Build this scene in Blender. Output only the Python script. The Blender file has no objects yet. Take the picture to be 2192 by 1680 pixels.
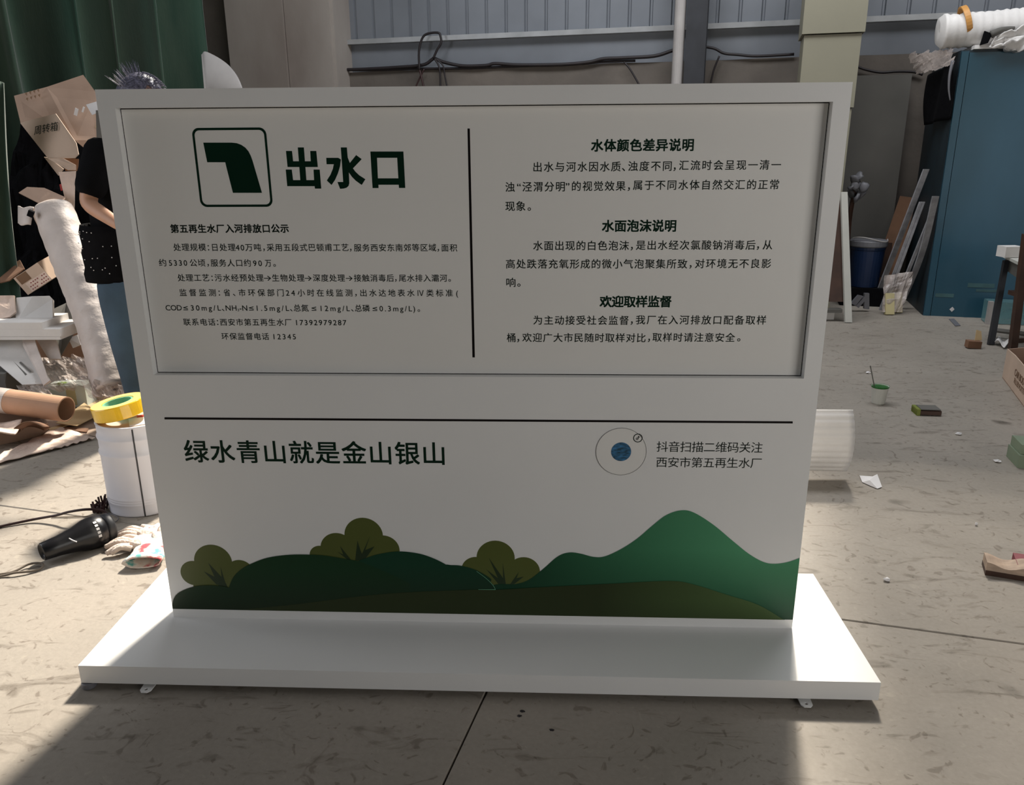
import bpy, bmesh, math, random
from mathutils import Vector, Matrix, Euler, noise
C = bpy.context.scene.collection
SC = bpy.context.scene
random.seed(4)
# ------------------------------------------------------------------ camera
FPX, WPX, HPX, S = 1706.1, 2192, 1680, 0.9
cam = bpy.data.objects.new('camera', bpy.data.cameras.new('camera')); C.objects.link(cam)
CL = Vector((0.19140, -2.01055, 1.39172))
cam.location = CL
cam.rotation_mode = 'XYZ'; cam.rotation_euler = (1.27267, 0.0063, 0.04174)
cam.data.sensor_width = 36; cam.data.sensor_fit = 'HORIZONTAL'; cam.data.lens = FPX / WPX * 36
cam.data.clip_start = 0.05; cam.data.clip_end = 200
SC.camera = cam
SC.view_settings.view_transform = 'Standard'; SC.view_settings.look = 'None'
SC.view_settings.gamma = 1; SC.view_settings.use_curve_mapping = False
SC.view_settings.exposure = 0.0
# ------------------------------------------------------------------ light
wd = bpy.data.worlds.new('world'); SC.world = wd; wd.use_nodes = True
wd.node_tree.nodes['Background'].inputs[0].default_value = (0.80, 0.88, 1.0, 1)
wd.node_tree.nodes['Background'].inputs[1].default_value = 0.045
sd = bpy.data.lights.new('sun', 'SUN'); sd.energy = 9.6; sd.angle = math.radians(5.5); sd.color = (1.0, 0.91, 0.78)
sun = bpy.data.objects.new('sun', sd); C.objects.link(sun)
SUN = Vector((-0.25, -1.0, -1.15)).normalized()
sun.rotation_euler = SUN.to_track_quat('-Z', 'Y').to_euler(); sun.location = (2, 6, 8)
def area(name, loc, target, sx, sy, power, col):
    l = bpy.data.lights.new(name, 'AREA'); l.shape = 'RECTANGLE'; l.size = sx; l.size_y = sy; l.energy = power; l.color = col
    o = bpy.data.objects.new(name, l); C.objects.link(o); o.location = loc
    o.rotation_euler = (Vector(target) - Vector(loc)).to_track_quat('-Z', 'Y').to_euler(); return o
area('skylight_fill', (1.0, 3.6, 5.0), (1.0, 4.6, 1.0), 6.0, 1.2, 230, (0.95, 0.97, 1.0))  # unseen area lamp added overhead to lift the background
area('doorway_left', (-4.6, 0.2, 1.9), (-1.2, 0.9, 0.3), 2.2, 2.4, 55, (0.93, 0.95, 1.0))
area('doorway_front', (3.9, -3.6, 1.7), (0.6, 0.0, 1.0), 2.6, 2.4, 74, (1.0, 0.97, 0.93))

# ------------------------------------------------------------------ pixel rays -> points in the place
RM = Euler((1.27267, 0.0063, 0.04174), 'XYZ').to_matrix()
def ray(u, v): return RM @ Vector(((u - WPX / 2) / FPX, -(v - HPX / 2) / FPX, -1.0))
def F(u, v, z=0.0):
    d = ray(u, v); return CL + d * ((z - CL.z) / d.z)
def Y(u, v, y):
    d = ray(u, v); return CL + d * ((y - CL.y) / d.y)
YAW = math.radians(-13.0); CA, SA = math.cos(YAW), math.sin(YAW)
def RB(a, b, z=0.0): return Vector((a * CA - b * SA, a * SA + b * CA, z))
def toR(p): return Vector((p.x * CA + p.y * SA, -p.x * SA + p.y * CA, p.z))
def W(u, v, b):
    d = ray(u, v); n = Vector((-SA, CA, 0)); return CL + d * ((b - n.dot(CL)) / n.dot(d))
# ------------------------------------------------------------------ materials
def mat(name, col, rough=0.6, metal=0.0, var=0.0, scale=6.0, bump=0.0, bscale=40.0, col2=None, spec=0.5, alpha=1.0, trans=0.0, coat=0.0, sheen=0.0, stretch=(1, 1, 1)):
    m = bpy.data.materials.new(name); m.use_nodes = True
    nt = m.node_tree; n = nt.nodes; b = n['Principled BSDF']
    b.inputs['Roughness'].default_value = rough; b.inputs['Metallic'].default_value = metal
    b.inputs['Specular IOR Level'].default_value = spec; b.inputs['Alpha'].default_value = alpha
    b.inputs['Transmission Weight'].default_value = trans; b.inputs['Coat Weight'].default_value = coat
    b.inputs['Sheen Weight'].default_value = sheen
    tc = n.new('ShaderNodeTexCoord'); mp = n.new('ShaderNodeMapping'); mp.inputs['Scale'].default_value = stretch
    nt.links.new(tc.outputs['Object'], mp.inputs['Vector'])
    nz = n.new('ShaderNodeTexNoise'); nz.inputs['Scale'].default_value = scale; nz.inputs['Detail'].default_value = 6
    nt.links.new(mp.outputs[0], nz.inputs['Vector'])
    rp = n.new('ShaderNodeValToRGB'); rp.color_ramp.elements[0].position = 0.32; rp.color_ramp.elements[1].position = 0.68
    c2 = col2 if col2 else tuple(max(0, x * (1 - var)) for x in col)
    c1 = col if col2 else tuple(min(1, x * (1 + var * 0.6)) for x in col)
    rp.color_ramp.elements[0].color = (*c2, 1); rp.color_ramp.elements[1].color = (*c1, 1)
    nt.links.new(nz.outputs['Fac'], rp.inputs[0]); nt.links.new(rp.outputs[0], b.inputs['Base Color'])
    if bump:
        n2 = n.new('ShaderNodeTexNoise'); n2.inputs['Scale'].default_value = bscale; n2.inputs['Detail'].default_value = 4
        nt.links.new(mp.outputs[0], n2.inputs['Vector'])
        bp = n.new('ShaderNodeBump'); bp.inputs['Strength'].default_value = bump; bp.inputs['Distance'].default_value = 0.01
        nt.links.new(n2.outputs['Fac'], bp.inputs['Height']); nt.links.new(bp.outputs[0], b.inputs['Normal'])
    return m
def gradmat(name, c_lo, c_hi, z0, z1, x0=None, x1=None, rough=0.4):
    """printed gradient: colour from height z0..z1 on the sheet itself; the x range paints a sheen to the right"""
    m = bpy.data.materials.new(name); m.use_nodes = True; nt = m.node_tree; n = nt.nodes; b = n['Principled BSDF']
    b.inputs['Roughness'].default_value = rough; b.inputs['Specular IOR Level'].default_value = 0.3
    tc = n.new('ShaderNodeTexCoord'); sp = n.new('ShaderNodeSeparateXYZ'); nt.links.new(tc.outputs['Object'], sp.inputs[0])
    mr = n.new('ShaderNodeMapRange'); mr.inputs['From Min'].default_value = z0; mr.inputs['From Max'].default_value = z1
    nt.links.new(sp.outputs['Z'], mr.inputs['Value'])
    src = mr.outputs[0]
    if x0 is not None:
        m2 = n.new('ShaderNodeMapRange'); m2.inputs['From Min'].default_value = x0; m2.inputs['From Max'].default_value = x1
        nt.links.new(sp.outputs['X'], m2.inputs['Value'])
        mu = n.new('ShaderNodeMath'); mu.operation = 'MULTIPLY'; nt.links.new(src, mu.inputs[0]); nt.links.new(m2.outputs[0], mu.inputs[1]); src = mu.outputs[0]
    mx = n.new('ShaderNodeMix'); mx.data_type = 'RGBA'
    mx.inputs[6].default_value = (*c_lo, 1); mx.inputs[7].default_value = (*c_hi, 1)
    nt.links.new(src, mx.inputs[0]); nt.links.new(mx.outputs[2], b.inputs['Base Color'])
    return m
M = {}
M['white'] = mat('white_powder_coat', (0.80, 0.80, 0.79), 0.34, var=0.02, scale=3, bump=0.02, bscale=300)
M['panel'] = mat('white_print_panel', (0.80, 0.79, 0.76), 0.42, var=0.02, scale=2)
M['ink'] = mat('dark_ink', (0.008, 0.014, 0.010), 0.4, var=0.1, spec=0.15)
M['inkg'] = mat('deep_green_ink', (0.002, 0.020, 0.010), 0.4, var=0.1, spec=0.15)
M['line'] = mat('black_ink', (0.006, 0.004, 0.004), 0.4, var=0.1, spec=0.15)
M['grey'] = mat('grey_outline', (0.16, 0.15, 0.15), 0.5, var=0.1)
M['pic'] = mat('blue_picture', (0.05, 0.22, 0.45), 0.4, scale=60, col2=(0.005, 0.03, 0.04), stretch=(1, 1, 3))
M['olive'] = mat('olive_print', (0.085, 0.105, 0.020), 0.38, var=0.10, scale=2)
M['branch'] = mat('branch_print', (0.012, 0.030, 0.008), 0.38, var=0.1)
M['steel'] = mat('dark_steel_paint', (0.022, 0.024, 0.03), 0.5, var=0.4, scale=4)
M['pipe'] = mat('grey_pvc_pipe', (0.36, 0.34, 0.33), 0.5, var=0.1)
M['sheetm'] = mat('corrugated_metal', (0.185, 0.20, 0.225), 0.42, metal=0.25, var=0.12, scale=2)
M['flash'] = mat('galvanised_rail', (0.42, 0.43, 0.44), 0.35, metal=0.5, var=0.15)
M['dado'] = mat('rough_render', (0.145, 0.125, 0.108), 0.9, scale=1.6, col2=(0.085, 0.074, 0.065), bump=0.5, bscale=14)
M['board'] = mat('stained_cement_board', (0.36, 0.33, 0.30), 0.85, scale=0.9, col2=(0.21, 0.175, 0.155), bump=0.15, bscale=20, stretch=(1, 1, 0.5))
M['gboard'] = mat('dull_grey_board', (0.115, 0.11, 0.10), 0.8, var=0.2, scale=1.5)
M['beige'] = mat('beige_column_paint', (0.235, 0.222, 0.165), 0.6, var=0.05, scale=2)
M['curtain'] = mat('green_velvet', (0.048, 0.078, 0.050), 0.9, scale=2.2, col2=(0.004, 0.034, 0.018), sheen=0.3, stretch=(1.5, 1.5, 0.3), bump=0.2, bscale=60)
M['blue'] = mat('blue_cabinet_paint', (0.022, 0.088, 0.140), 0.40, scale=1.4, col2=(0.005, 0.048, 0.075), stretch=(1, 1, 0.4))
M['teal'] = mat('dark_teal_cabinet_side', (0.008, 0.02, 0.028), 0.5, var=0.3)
M['black'] = mat('black_plastic', (0.008, 0.008, 0.010), 0.3, var=0.2)
M['blackm'] = mat('matt_black_cloth', (0.004, 0.004, 0.005), 0.95, var=0.3, scale=30, spec=0.1)
M['rubber'] = mat('black_rubber', (0.012, 0.008, 0.010), 0.55, var=0.2)
M['card'] = mat('brown_cardboard', (0.37, 0.255, 0.19), 0.85, var=0.12, scale=5, bump=0.06, bscale=30)
M['cardl'] = mat('pale_cardboard', (0.53, 0.40, 0.31), 0.85, var=0.10, scale=5, bump=0.06, bscale=30)
M['cardd'] = mat('dark_cardboard', (0.20, 0.105, 0.06), 0.85, var=0.2, scale=5)
M['kraft'] = mat('kraft_paper', (0.62, 0.46, 0.26), 0.8, var=0.12, scale=6, bump=0.2, bscale=18)
M['tube'] = mat('paper_tube', (0.46, 0.27, 0.175), 0.7, scale=7, col2=(0.38, 0.22, 0.13), bump=0.05)
M['foam'] = mat('white_foam', (0.68, 0.66, 0.64), 0.8, var=0.06, scale=8, bump=0.12, bscale=60)
M['foamp'] = mat('pinkish_foam_wrap', (0.66, 0.52, 0.44), 0.75, var=0.12, scale=10, bump=0.9, bscale=34)
M['wrap'] = mat('bubble_wrap', (0.58, 0.51, 0.47), 0.5, var=0.10, scale=9, bump=0.25, bscale=50)
M['film'] = mat('clear_film', (0.62, 0.54, 0.50), 0.22, var=0.3, scale=9, bump=1.0, bscale=22, alpha=0.55)
M['label'] = mat('white_label', (0.72, 0.71, 0.72), 0.6, var=0.05)
M['redp'] = mat('red_print', (0.25, 0.06, 0.055), 0.7, var=0.2)
M['brownp'] = mat('brown_print', (0.17, 0.09, 0.045), 0.7, var=0.2)
M['pail'] = mat('pail_enamel', (0.66, 0.665, 0.73), 0.35, var=0.03, scale=5)
M['tape'] = mat('yellow_tape', (0.90, 0.56, 0.02), 0.22, var=0.10, scale=20, coat=0.5)
M['tapes'] = mat('tape_side', (0.86, 0.60, 0.20), 0.3, var=0.1, scale=30)
M['core'] = mat('green_core', (0.16, 0.42, 0.26), 0.6, var=0.1)
M['cable'] = mat('dark_red_cable', (0.035, 0.012, 0.012), 0.5, var=0.2)
M['cord'] = mat('grey_cord', (0.16, 0.13, 0.10), 0.6, var=0.2)
M['glass'] = mat('clear_plastic', (0.85, 0.88, 0.88), 0.12, trans=0.85)
M['skin'] = mat('skin', (0.50, 0.27, 0.17), 0.55, var=0.08, scale=10)
M['jean'] = mat('blue_denim', (0.060, 0.105, 0.155), 0.85, scale=5, col2=(0.035, 0.060, 0.085), bump=0.35, bscale=25)
M['hair'] = mat('black_hair_glare', (0.17, 0.17, 0.25), 0.45, scale=55, col2=(0.008, 0.008, 0.016), coat=0.5, stretch=(1, 4, 1))  # pale streaks paint the sun's glare into black hair
M['shirt'] = mat('black_tshirt', (0.004, 0.004, 0.005), 0.95, var=0.3, scale=12, spec=0.1)
M['lip'] = mat('lip', (0.32, 0.11, 0.09), 0.5)
M['eye'] = mat('eye_white', (0.8, 0.8, 0.78), 0.2)
M['wood'] = mat('worn_wood', (0.44, 0.33, 0.25), 0.75, var=0.25, scale=8, stretch=(1, 6, 6))
M['woodd'] = mat('dark_brown_wood', (0.055, 0.025, 0.016), 0.5, var=0.3, scale=8)
M['lime'] = mat('lime_paint', (0.17, 0.20, 0.03), 0.6, var=0.1)
M['redw'] = mat('red_paint_block', (0.22, 0.035, 0.05), 0.6, var=0.1)
M['green'] = mat('green_paint', (0.025, 0.13, 0.03), 0.25, var=0.1)
M['cup'] = mat('white_cup', (0.50, 0.50, 0.46), 0.5, var=0.05)
M['alu'] = mat('silver_profile', (0.36, 0.36, 0.38), 0.35, metal=0.2, var=0.25, scale=20)
M['ytape'] = mat('pale_yellow_tape', (0.55, 0.48, 0.26), 0.6, var=0.1)
M['otape'] = mat('orange_tape', (0.52, 0.25, 0.06), 0.5, var=0.1)
M['bbucket'] = mat('blue_bucket', (0.006, 0.020, 0.065), 0.4, var=0.1)
M['lid'] = mat('grey_lid', (0.15, 0.15, 0.165), 0.5, var=0.1)
M['gbox'] = mat('green_tin', (0.20, 0.25, 0.17), 0.6, var=0.1)
M['tank'] = mat('tinted_crate', (0.15, 0.30, 0.32), 0.2, var=0.15, alpha=0.6)
M['tissue'] = mat('tissue_box_side', (0.66, 0.74, 0.70), 0.5, var=0.06)
M['leaf'] = mat('leaf_print', (0.30, 0.50, 0.06), 0.5, var=0.1)
M['tealp'] = mat('teal_print', (0.16, 0.38, 0.36), 0.5, var=0.1)
M['cloth'] = mat('cotton_glove', (0.72, 0.60, 0.52), 0.95, var=0.12, scale=14, bump=0.6, bscale=80)
M['card2'] = mat('faded_stamp_ink', (0.30, 0.19, 0.12), 0.85, var=0.2)
M['scuff'] = mat('scuffed_paint', (0.05, 0.12, 0.13), 0.6, var=0.3)
M['redm'] = mat('red_plastic', (0.35, 0.02, 0.015), 0.5, var=0.1)
def dust(name, base, b2):   # patterned cloth
    m = mat(name, base, 0.9, scale=20, bump=0.4, bscale=60); r = m.node_tree.nodes['Color Ramp'].color_ramp
    r.elements[0].position = 0.36; r.elements[0].color = (0.62, 0.10, 0.12, 1); r.elements[1].position = 0.62; r.elements[1].color = (0.14, 0.45, 0.42, 1)
    e = r.elements.new(0.45); e.color = (0.80, 0.66, 0.58, 1); e = r.elements.new(0.55); e.color = (0.85, 0.78, 0.72, 1); return m
M['floral'] = dust('floral_cotton', (0.8, 0.7, 0.6), None)
def floor_mat():
    m = bpy.data.materials.new('worn_concrete'); m.use_nodes = True; nt = m.node_tree; n = nt.nodes; b = n['Principled BSDF']
    g = n.new('ShaderNodeNewGeometry')
    def nz(scale, detail, rgh=0.6, dist=0.0, st=None):
        t = n.new('ShaderNodeTexNoise'); t.inputs['Scale'].default_value = scale; t.inputs['Detail'].default_value = detail
        t.inputs['Roughness'].default_value = rgh; t.inputs['Distortion'].default_value = dist
        if st:
            mp = n.new('ShaderNodeMapping'); mp.inputs['Scale'].default_value = st[0]; mp.inputs['Rotation'].default_value = (0, 0, st[1])
            nt.links.new(g.outputs['Position'], mp.inputs['Vector']); nt.links.new(mp.outputs[0], t.inputs['Vector'])
        else: nt.links.new(g.outputs['Position'], t.inputs['Vector'])
        return t
    def ramp(src, stops):
        r = n.new('ShaderNodeValToRGB'); r.color_ramp.elements[0].position = stops[0][0]; r.color_ramp.elements[0].color = (*stops[0][1], 1)
        r.color_ramp.elements[1].position = stops[-1][0]; r.color_ramp.elements[1].color = (*stops[-1][1], 1)
        for p, c in stops[1:-1]: e = r.color_ramp.elements.new(p); e.color = (*c, 1)
        nt.links.new(src, r.inputs[0]); return r.outputs[0]
    def mul(a, bb):
        x = n.new('ShaderNodeMix'); x.data_type = 'RGBA'; x.blend_type = 'MULTIPLY'; x.inputs[0].default_value = 1
        nt.links.new(a, x.inputs[6]); nt.links.new(bb, x.inputs[7]); return x.outputs[2]
    base = ramp(nz(0.9, 8).outputs['Fac'], [(0.3, (0.265, 0.235, 0.20)), (0.5, (0.30, 0.27, 0.232)), (0.72, (0.35, 0.31, 0.265))])
    scuff = ramp(nz(5.0, 6, 0.55, 1.6, ((1, 2.6, 1), 0.5)).outputs['Fac'], [(0.30, (0.60, 0.58, 0.56)), (0.42, (0.96, 0.96, 0.96)), (1.0, (1, 1, 1))])
    scuff2 = ramp(nz(11, 3, 0.5, 3.2).outputs['Fac'], [(0.31, (0.66, 0.63, 0.61)), (0.39, (1, 1, 1)), (0.66, (1, 1, 1)), (0.72, (1.1, 1.1, 1.08))])
    fine = ramp(nz(70, 3).outputs['Fac'], [(0.3, (0.93, 0.93, 0.93)), (0.7, (1.04, 1.04, 1.04))])
    spots = ramp(nz(3.3, 2, 0.4).outputs['Fac'], [(0.24, (0.45, 0.44, 0.42)), (0.29, (1, 1, 1)), (1, (1, 1, 1))])
    c = mul(mul(mul(mul(base, scuff), scuff2), fine), spots)
    nt.links.new(c, b.inputs['Base Color']); b.inputs['Specular IOR Level'].default_value = 0.3
    nt.links.new(ramp(nz(2.5, 6).outputs['Fac'], [(0.3, (0.5,) * 3), (0.7, (0.7,) * 3)]), b.inputs['Roughness'])
    bp = n.new('ShaderNodeBump'); bp.inputs['Strength'].default_value = 0.25; bp.inputs['Distance'].default_value = 0.006
    nt.links.new(nz(26, 6, 0.6, 1.0).outputs['Fac'], bp.inputs['Height']); nt.links.new(bp.outputs[0], b.inputs['Normal'])
    return m
M['floor'] = floor_mat()
M['joint'] = mat('joint_dirt', (0.07, 0.055, 0.045), 0.9, var=0.2)
M['roof'] = mat('roof_sheet', (0.30, 0.31, 0.32), 0.6, var=0.1)

# ------------------------------------------------------------------ builders
def link(name, me, m, parent=None, smooth=False):
    o = bpy.data.objects.new(name, me); C.objects.link(o)
    if m is not None:
        me.materials.clear()
        for x in (m if isinstance(m, (list, tuple)) else [m]): me.materials.append(x)
    if smooth:
        for p in me.polygons: p.use_smooth = True
    if parent is not None:
        o.parent = parent; o.matrix_parent_inverse = Matrix.Translation(-wloc(parent))
    return o
def wloc(o):
    v = Vector(o.location); p = o.parent
    return v
def done(name, bm, m, parent=None, smooth=False, bevel=0.0, seg=2):
    if bevel:
        es = [e for e in bm.edges if len(e.link_faces) == 2 and e.calc_face_angle(0) > 0.6]
        if es: bmesh.ops.bevel(bm, geom=es, offset=bevel, segments=seg, profile=0.6, affect='EDGES', clamp_overlap=True)
    bmesh.ops.recalc_face_normals(bm, faces=bm.faces)
    me = bpy.data.meshes.new(name); bm.to_mesh(me); bm.free()
    return link(name, me, m, parent, smooth)
def part(name, bm, m, parent, **k): return done(name, bm, m, parent, **k)
def tag(o, label, cat, group=None, kind=None):
    if label: o['label'] = label
    if cat: o['category'] = cat
    if group: o['group'] = group
    if kind: o['kind'] = kind
    return o
def thing(name, loc, label, cat, group=None):
    o = bpy.data.objects.new(name, None); C.objects.link(o); o.location = loc; o.empty_display_size = 0.1
    return tag(o, label, cat, group)
def box(bm, c, s, rot=None):
    m = Matrix.Translation(Vector(c))
    if rot is not None: m = m @ (rot if isinstance(rot, Matrix) else Euler(rot).to_matrix().to_4x4())
    vs = [bm.verts.new(m @ Vector((x * s[0] / 2, y * s[1] / 2, z * s[2] / 2))) for x in (-1, 1) for y in (-1, 1) for z in (-1, 1)]
    for f in ((0, 1, 3, 2), (4, 6, 7, 5), (0, 4, 5, 1), (2, 3, 7, 6), (0, 2, 6, 4), (1, 5, 7, 3)): bm.faces.new([vs[i] for i in f])
    return vs
def slab(bm, pts, th, n=None):
    """a sheet through 3D points, th thick"""
    pts = [Vector(p) for p in pts]
    if n is None:
        n = Vector()
        for i in range(len(pts)): n += (pts[i] - pts[0]).cross(pts[(i + 1) % len(pts)] - pts[0])
        n.normalize()
    a = [bm.verts.new(p) for p in pts]; b = [bm.verts.new(p + n * th) for p in pts]
    k = len(pts); bm.faces.new(a); bm.faces.new(list(reversed(b)))
    for i in range(k): bm.faces.new([a[i], b[i], b[(i + 1) % k], a[(i + 1) % k]])
def lathe(bm, prof, c=(0, 0, 0), axis=None, seg=28):
    """prof: (r, h) list; axis: direction"""
    q = (Vector(axis).normalized() if axis is not None else Vector((0, 0, 1))).to_track_quat('Z', 'Y')
    c = Vector(c); rings = []
    for r, h in prof:
        if r < 1e-6: rings.append([bm.verts.new(c + q @ Vector((0, 0, h)))])
        else: rings.append([bm.verts.new(c + q @ Vector((r * math.cos(t * 2 * math.pi / seg), r * math.sin(t * 2 * math.pi / seg), h))) for t in range(seg)])
    for A, B in zip(rings, rings[1:]):
        if len(A) == 1 and len(B) == 1: continue
        for i in range(seg):
            j = (i + 1) % seg
            if len(A) == 1: bm.faces.new([A[0], B[i], B[j]])
            elif len(B) == 1: bm.faces.new([A[i], A[j], B[0]])
            else: bm.faces.new([A[i], A[j], B[j], B[i]])
def smooth_pts(pts, n=6, closed=False):
    pts = [Vector(p) for p in pts]; out = []; k = len(pts)
    for i in range(k if closed else k - 1):
        if closed: p0, p1, p2, p3 = pts[i - 1], pts[i], pts[(i + 1) % k], pts[(i + 2) % k]
        else: p0, p1, p2, p3 = pts[max(i - 1, 0)], pts[i], pts[i + 1], pts[min(i + 2, k - 1)]
        for j in range(n):
            t = j / n
            out.append(0.5 * ((2 * p1) + (-p0 + p2) * t + (2 * p0 - 5 * p1 + 4 * p2 - p3) * t * t + (-p0 + 3 * p1 - 3 * p2 + p3) * t ** 3))
    if not closed: out.append(pts[-1])
    return out
def tube(bm, pts, r, seg=8, n=6, sm=True):
    p = smooth_pts(pts, n) if sm else [Vector(x) for x in pts]
    rr = r if callable(r) else (lambda t: r)
    rings = []; up = Vector((0, 0, 1)); prev = None
    for i, c in enumerate(p):
        d = (p[min(i + 1, len(p) - 1)] - p[max(i - 1, 0)]).normalized()
        if prev is None:
            x = d.cross(up if abs(d.z) < 0.9 else Vector((1, 0, 0))).normalized()
        else:
            x = (prev - d * prev.dot(d)).normalized()
        prev = x; y = d.cross(x); rad = rr(i / (len(p) - 1))
        rings.append([bm.verts.new(c + (x * math.cos(2 * math.pi * k / seg) + y * math.sin(2 * math.pi * k / seg)) * rad) for k in range(seg)])
    for A, B in zip(rings, rings[1:]):
        for k in range(seg): bm.faces.new([A[k], A[(k + 1) % seg], B[(k + 1) % seg], B[k]])
    bm.faces.new(list(reversed(rings[0]))); bm.faces.new(rings[-1])
def sheet_grid(bm, corners, nu, nv, disp, th=0.0):
    """bilinear grid over 4 corners with displacement function disp(s,t)->Vector; th>0 gives real thickness"""
    a, b, c, d = [Vector(p) for p in corners]
    n = (b - a).cross(d - a).normalized()
    lay = []
    for sgn in ((0, 1) if th else (0,)):
        g = []
        for i in range(nu + 1):
            s = i / nu; row = []
            for j in range(nv + 1):
                t = j / nv
                p = a * (1 - s) * (1 - t) + b * s * (1 - t) + c * s * t + d * (1 - s) * t
                row.append(bm.verts.new(p + disp(s, t) + n * th * sgn))
            g.append(row)
        lay.append(g)
        for i in range(nu):
            for j in range(nv): bm.faces.new([g[i][j], g[i + 1][j], g[i + 1][j + 1], g[i][j + 1]])
    if th:
        A, B = lay
        for i in range(nu):
            for j in (0, nv): bm.faces.new([A[i][j], A[i + 1][j], B[i + 1][j], B[i][j]])
        for j in range(nv):
            for i in (0, nu): bm.faces.new([A[i][j], A[i][j + 1], B[i][j + 1], B[i][j]])
def NB(): return bmesh.new()
def flat(name, shapes, y, m, parent, th=0.0004):
    """flat print on a plane facing the viewer's side: shapes = list of [outer, hole, ...] loops of (x, z)"""
    bmx = bmesh.new()
    for sh in shapes:
        cu = bpy.data.curves.new('tmp', 'CURVE'); cu.dimensions = '2D'; cu.fill_mode = 'BOTH'
        for lp in sh:
            sp = cu.splines.new('POLY'); sp.points.add(len(lp) - 1); sp.use_cyclic_u = True
            for i, (x, z) in enumerate(lp): sp.points[i].co = (x, z, 0, 1)
        o = bpy.data.objects.new('tmp', cu); me = o.to_mesh(); bmx.from_mesh(me); o.to_mesh_clear(); bmx.transform(Matrix.Translation((0, 0, -0.00002)))
        bpy.data.objects.remove(o); bpy.data.curves.remove(cu)
    bmx.transform(Matrix.Translation((0, y, 0)) @ Matrix.Rotation(math.pi / 2, 4, 'X'))
    return done(name, bmx, m, parent)

# ------------------------------------------------------------------ setting
R13 = Euler((0, 0, YAW)).to_matrix().to_4x4()
def rbox(bm, a0, a1, b0, b1, z0, z1):
    box(bm, RB((a0 + a1) / 2, (b0 + b1) / 2, (z0 + z1) / 2), (abs(a1 - a0), abs(b1 - b0), abs(z1 - z0)), R13)
bm = NB(); rbox(bm, -9, 8.2, -4.5, 6.9, -0.25, -0.012)
floor = tag(done('floor', bm, M['joint']), 'worn grey concrete workshop floor with saw-cut joints', None, kind='structure')
aj = [-9, -4.415, 0.085, 4.585, 8.2]; bj = [-4.5, -4.09, 0.41, 4.91, 6.9]
for i in range(4):
    for j in range(1, 4):
        bm = NB(); g = 0.0022
        rbox(bm, aj[i] + g, aj[i + 1] - g, bj[j] + g, bj[j + 1] - g, -0.2, 0.0)
        es = [e for e in bm.edges if all(v.co.z > -0.001 for v in e.verts)]
        bmesh.ops.bevel(bm, geom=es, offset=0.003, segments=1, affect='EDGES')
        done('floor_slab', bm, M['floor'], floor)
WB = 6.6
dz = W(1100, 143, WB - 0.12).z; rz0 = W(1100, 81, WB - 0.08).z; rz1 = W(1100, 70, WB - 0.08).z
bm = NB(); rbox(bm, -9, 7.5, WB, WB + 0.2, -0.2, 5.2)
wall = tag(done('wall_back', bm, M['dado']), 'back wall of the shed, rendered below and sheeted in metal above', None, kind='structure')
bm = NB(); rbox(bm, -9, 7.5, WB - 0.12, WB, 0, dz)
bmesh.ops.subdivide_edges(bm, edges=[e for e in bm.edges if e.calc_length() > 5], cuts=60)
for v in bm.verts: v.co += Vector((0, 0, 0.012 * noise.noise(v.co * 3))) if v.co.z > dz - 0.01 else Vector()
done('dado', bm, M['dado'], wall)
# corrugated upper sheet
bm = NB(); prof = []; a = -4.0; p = 0.208
while a < 6.4:
    prof += [(a, 0.0), (a + 0.150, 0.0), (a + 0.160, 0.022), (a + 0.176, 0.022), (a + 0.186, 0.0)]; a += p
vs = [[bm.verts.new(RB(x, WB - 0.03 - 0.0 + d, z)) for x, d in prof] for z in (rz1 - 0.01, 5.2)]
for i in range(len(prof) - 1): bm.faces.new([vs[0][i], vs[0][i + 1], vs[1][i + 1], vs[1][i]])
done('corrugated_sheet', bm, M['sheetm'], wall)
bm = NB(); rbox(bm, -4.0, 6.4, WB - 0.035, WB, dz - 0.02, rz0 + 0.03); done('flashing_sheet', bm, M['sheetm'], wall)
bm = NB(); rbox(bm, -4.0, 6.4, WB - 0.12, WB - 0.02, rz0, rz1)
rail = done('wall_rail', bm, M['flash'], wall, bevel=0.006)
# cement board sheets left of the metal sheeting
BB = 6.15
def au(u, v, b): return toR(W(u, v, b)).x
ea, eb, ec, ed = au(425, 0, BB), au(478, 0, BB), au(603, 0, BB), au(701, 0, BB)
for (x0, x1, off) in ((-4.3, eb, 0.03), (eb, ec, 0.0), (ec, ed, 0.022)):
    bm = NB(); rbox(bm, x0 + 0.004, x1 - 0.004, BB + off, BB + 0.06 + off, 0, 5.2); done('cement_board', bm, M['board'], wall, bevel=0.003, seg=1)
bm = NB(); rbox(bm, ed - 0.03, ed + 0.03, BB + 0.05, WB, 0, 5.2); done('board_return', bm, M['board'], wall)
# ceiling with a skylight opening
ZR = 5.2
ceil_root = tag(bpy.data.objects.new('ceiling', None), 'shed roof with an open skylight strip', None, kind='structure'); C.objects.link(ceil_root)
for (a0, a1, b0, b1) in ((-9, 8.2, 6.35, 6.9), (-9, 8.2, -4.5, 3.0), (-9, -6.6, 3.0, 6.35), (7.2, 8.2, 3.0, 6.35)):
    bm = NB(); rbox(bm, a0, a1, b0, b1, ZR, ZR + 0.08); done('roof_panel', bm, M['roof'], ceil_root)
for k in range(12):   # unseen slats added under the skylight to weaken the sun at right
    bm = NB(); rbox(bm, 0.95, 7.2, 3.02 + k * 0.28, 3.02 + k * 0.28 + 0.180, ZR - 0.06, ZR - 0.01); done('sun_slat', bm, M['roof'], ceil_root)
bm = NB(); rbox(bm, -9, -8.9, -4.5, 6.9, 0, ZR); tag(done('wall_left', bm, M['dado']), 'rendered left side wall of the shed', None, kind='structure')

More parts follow.
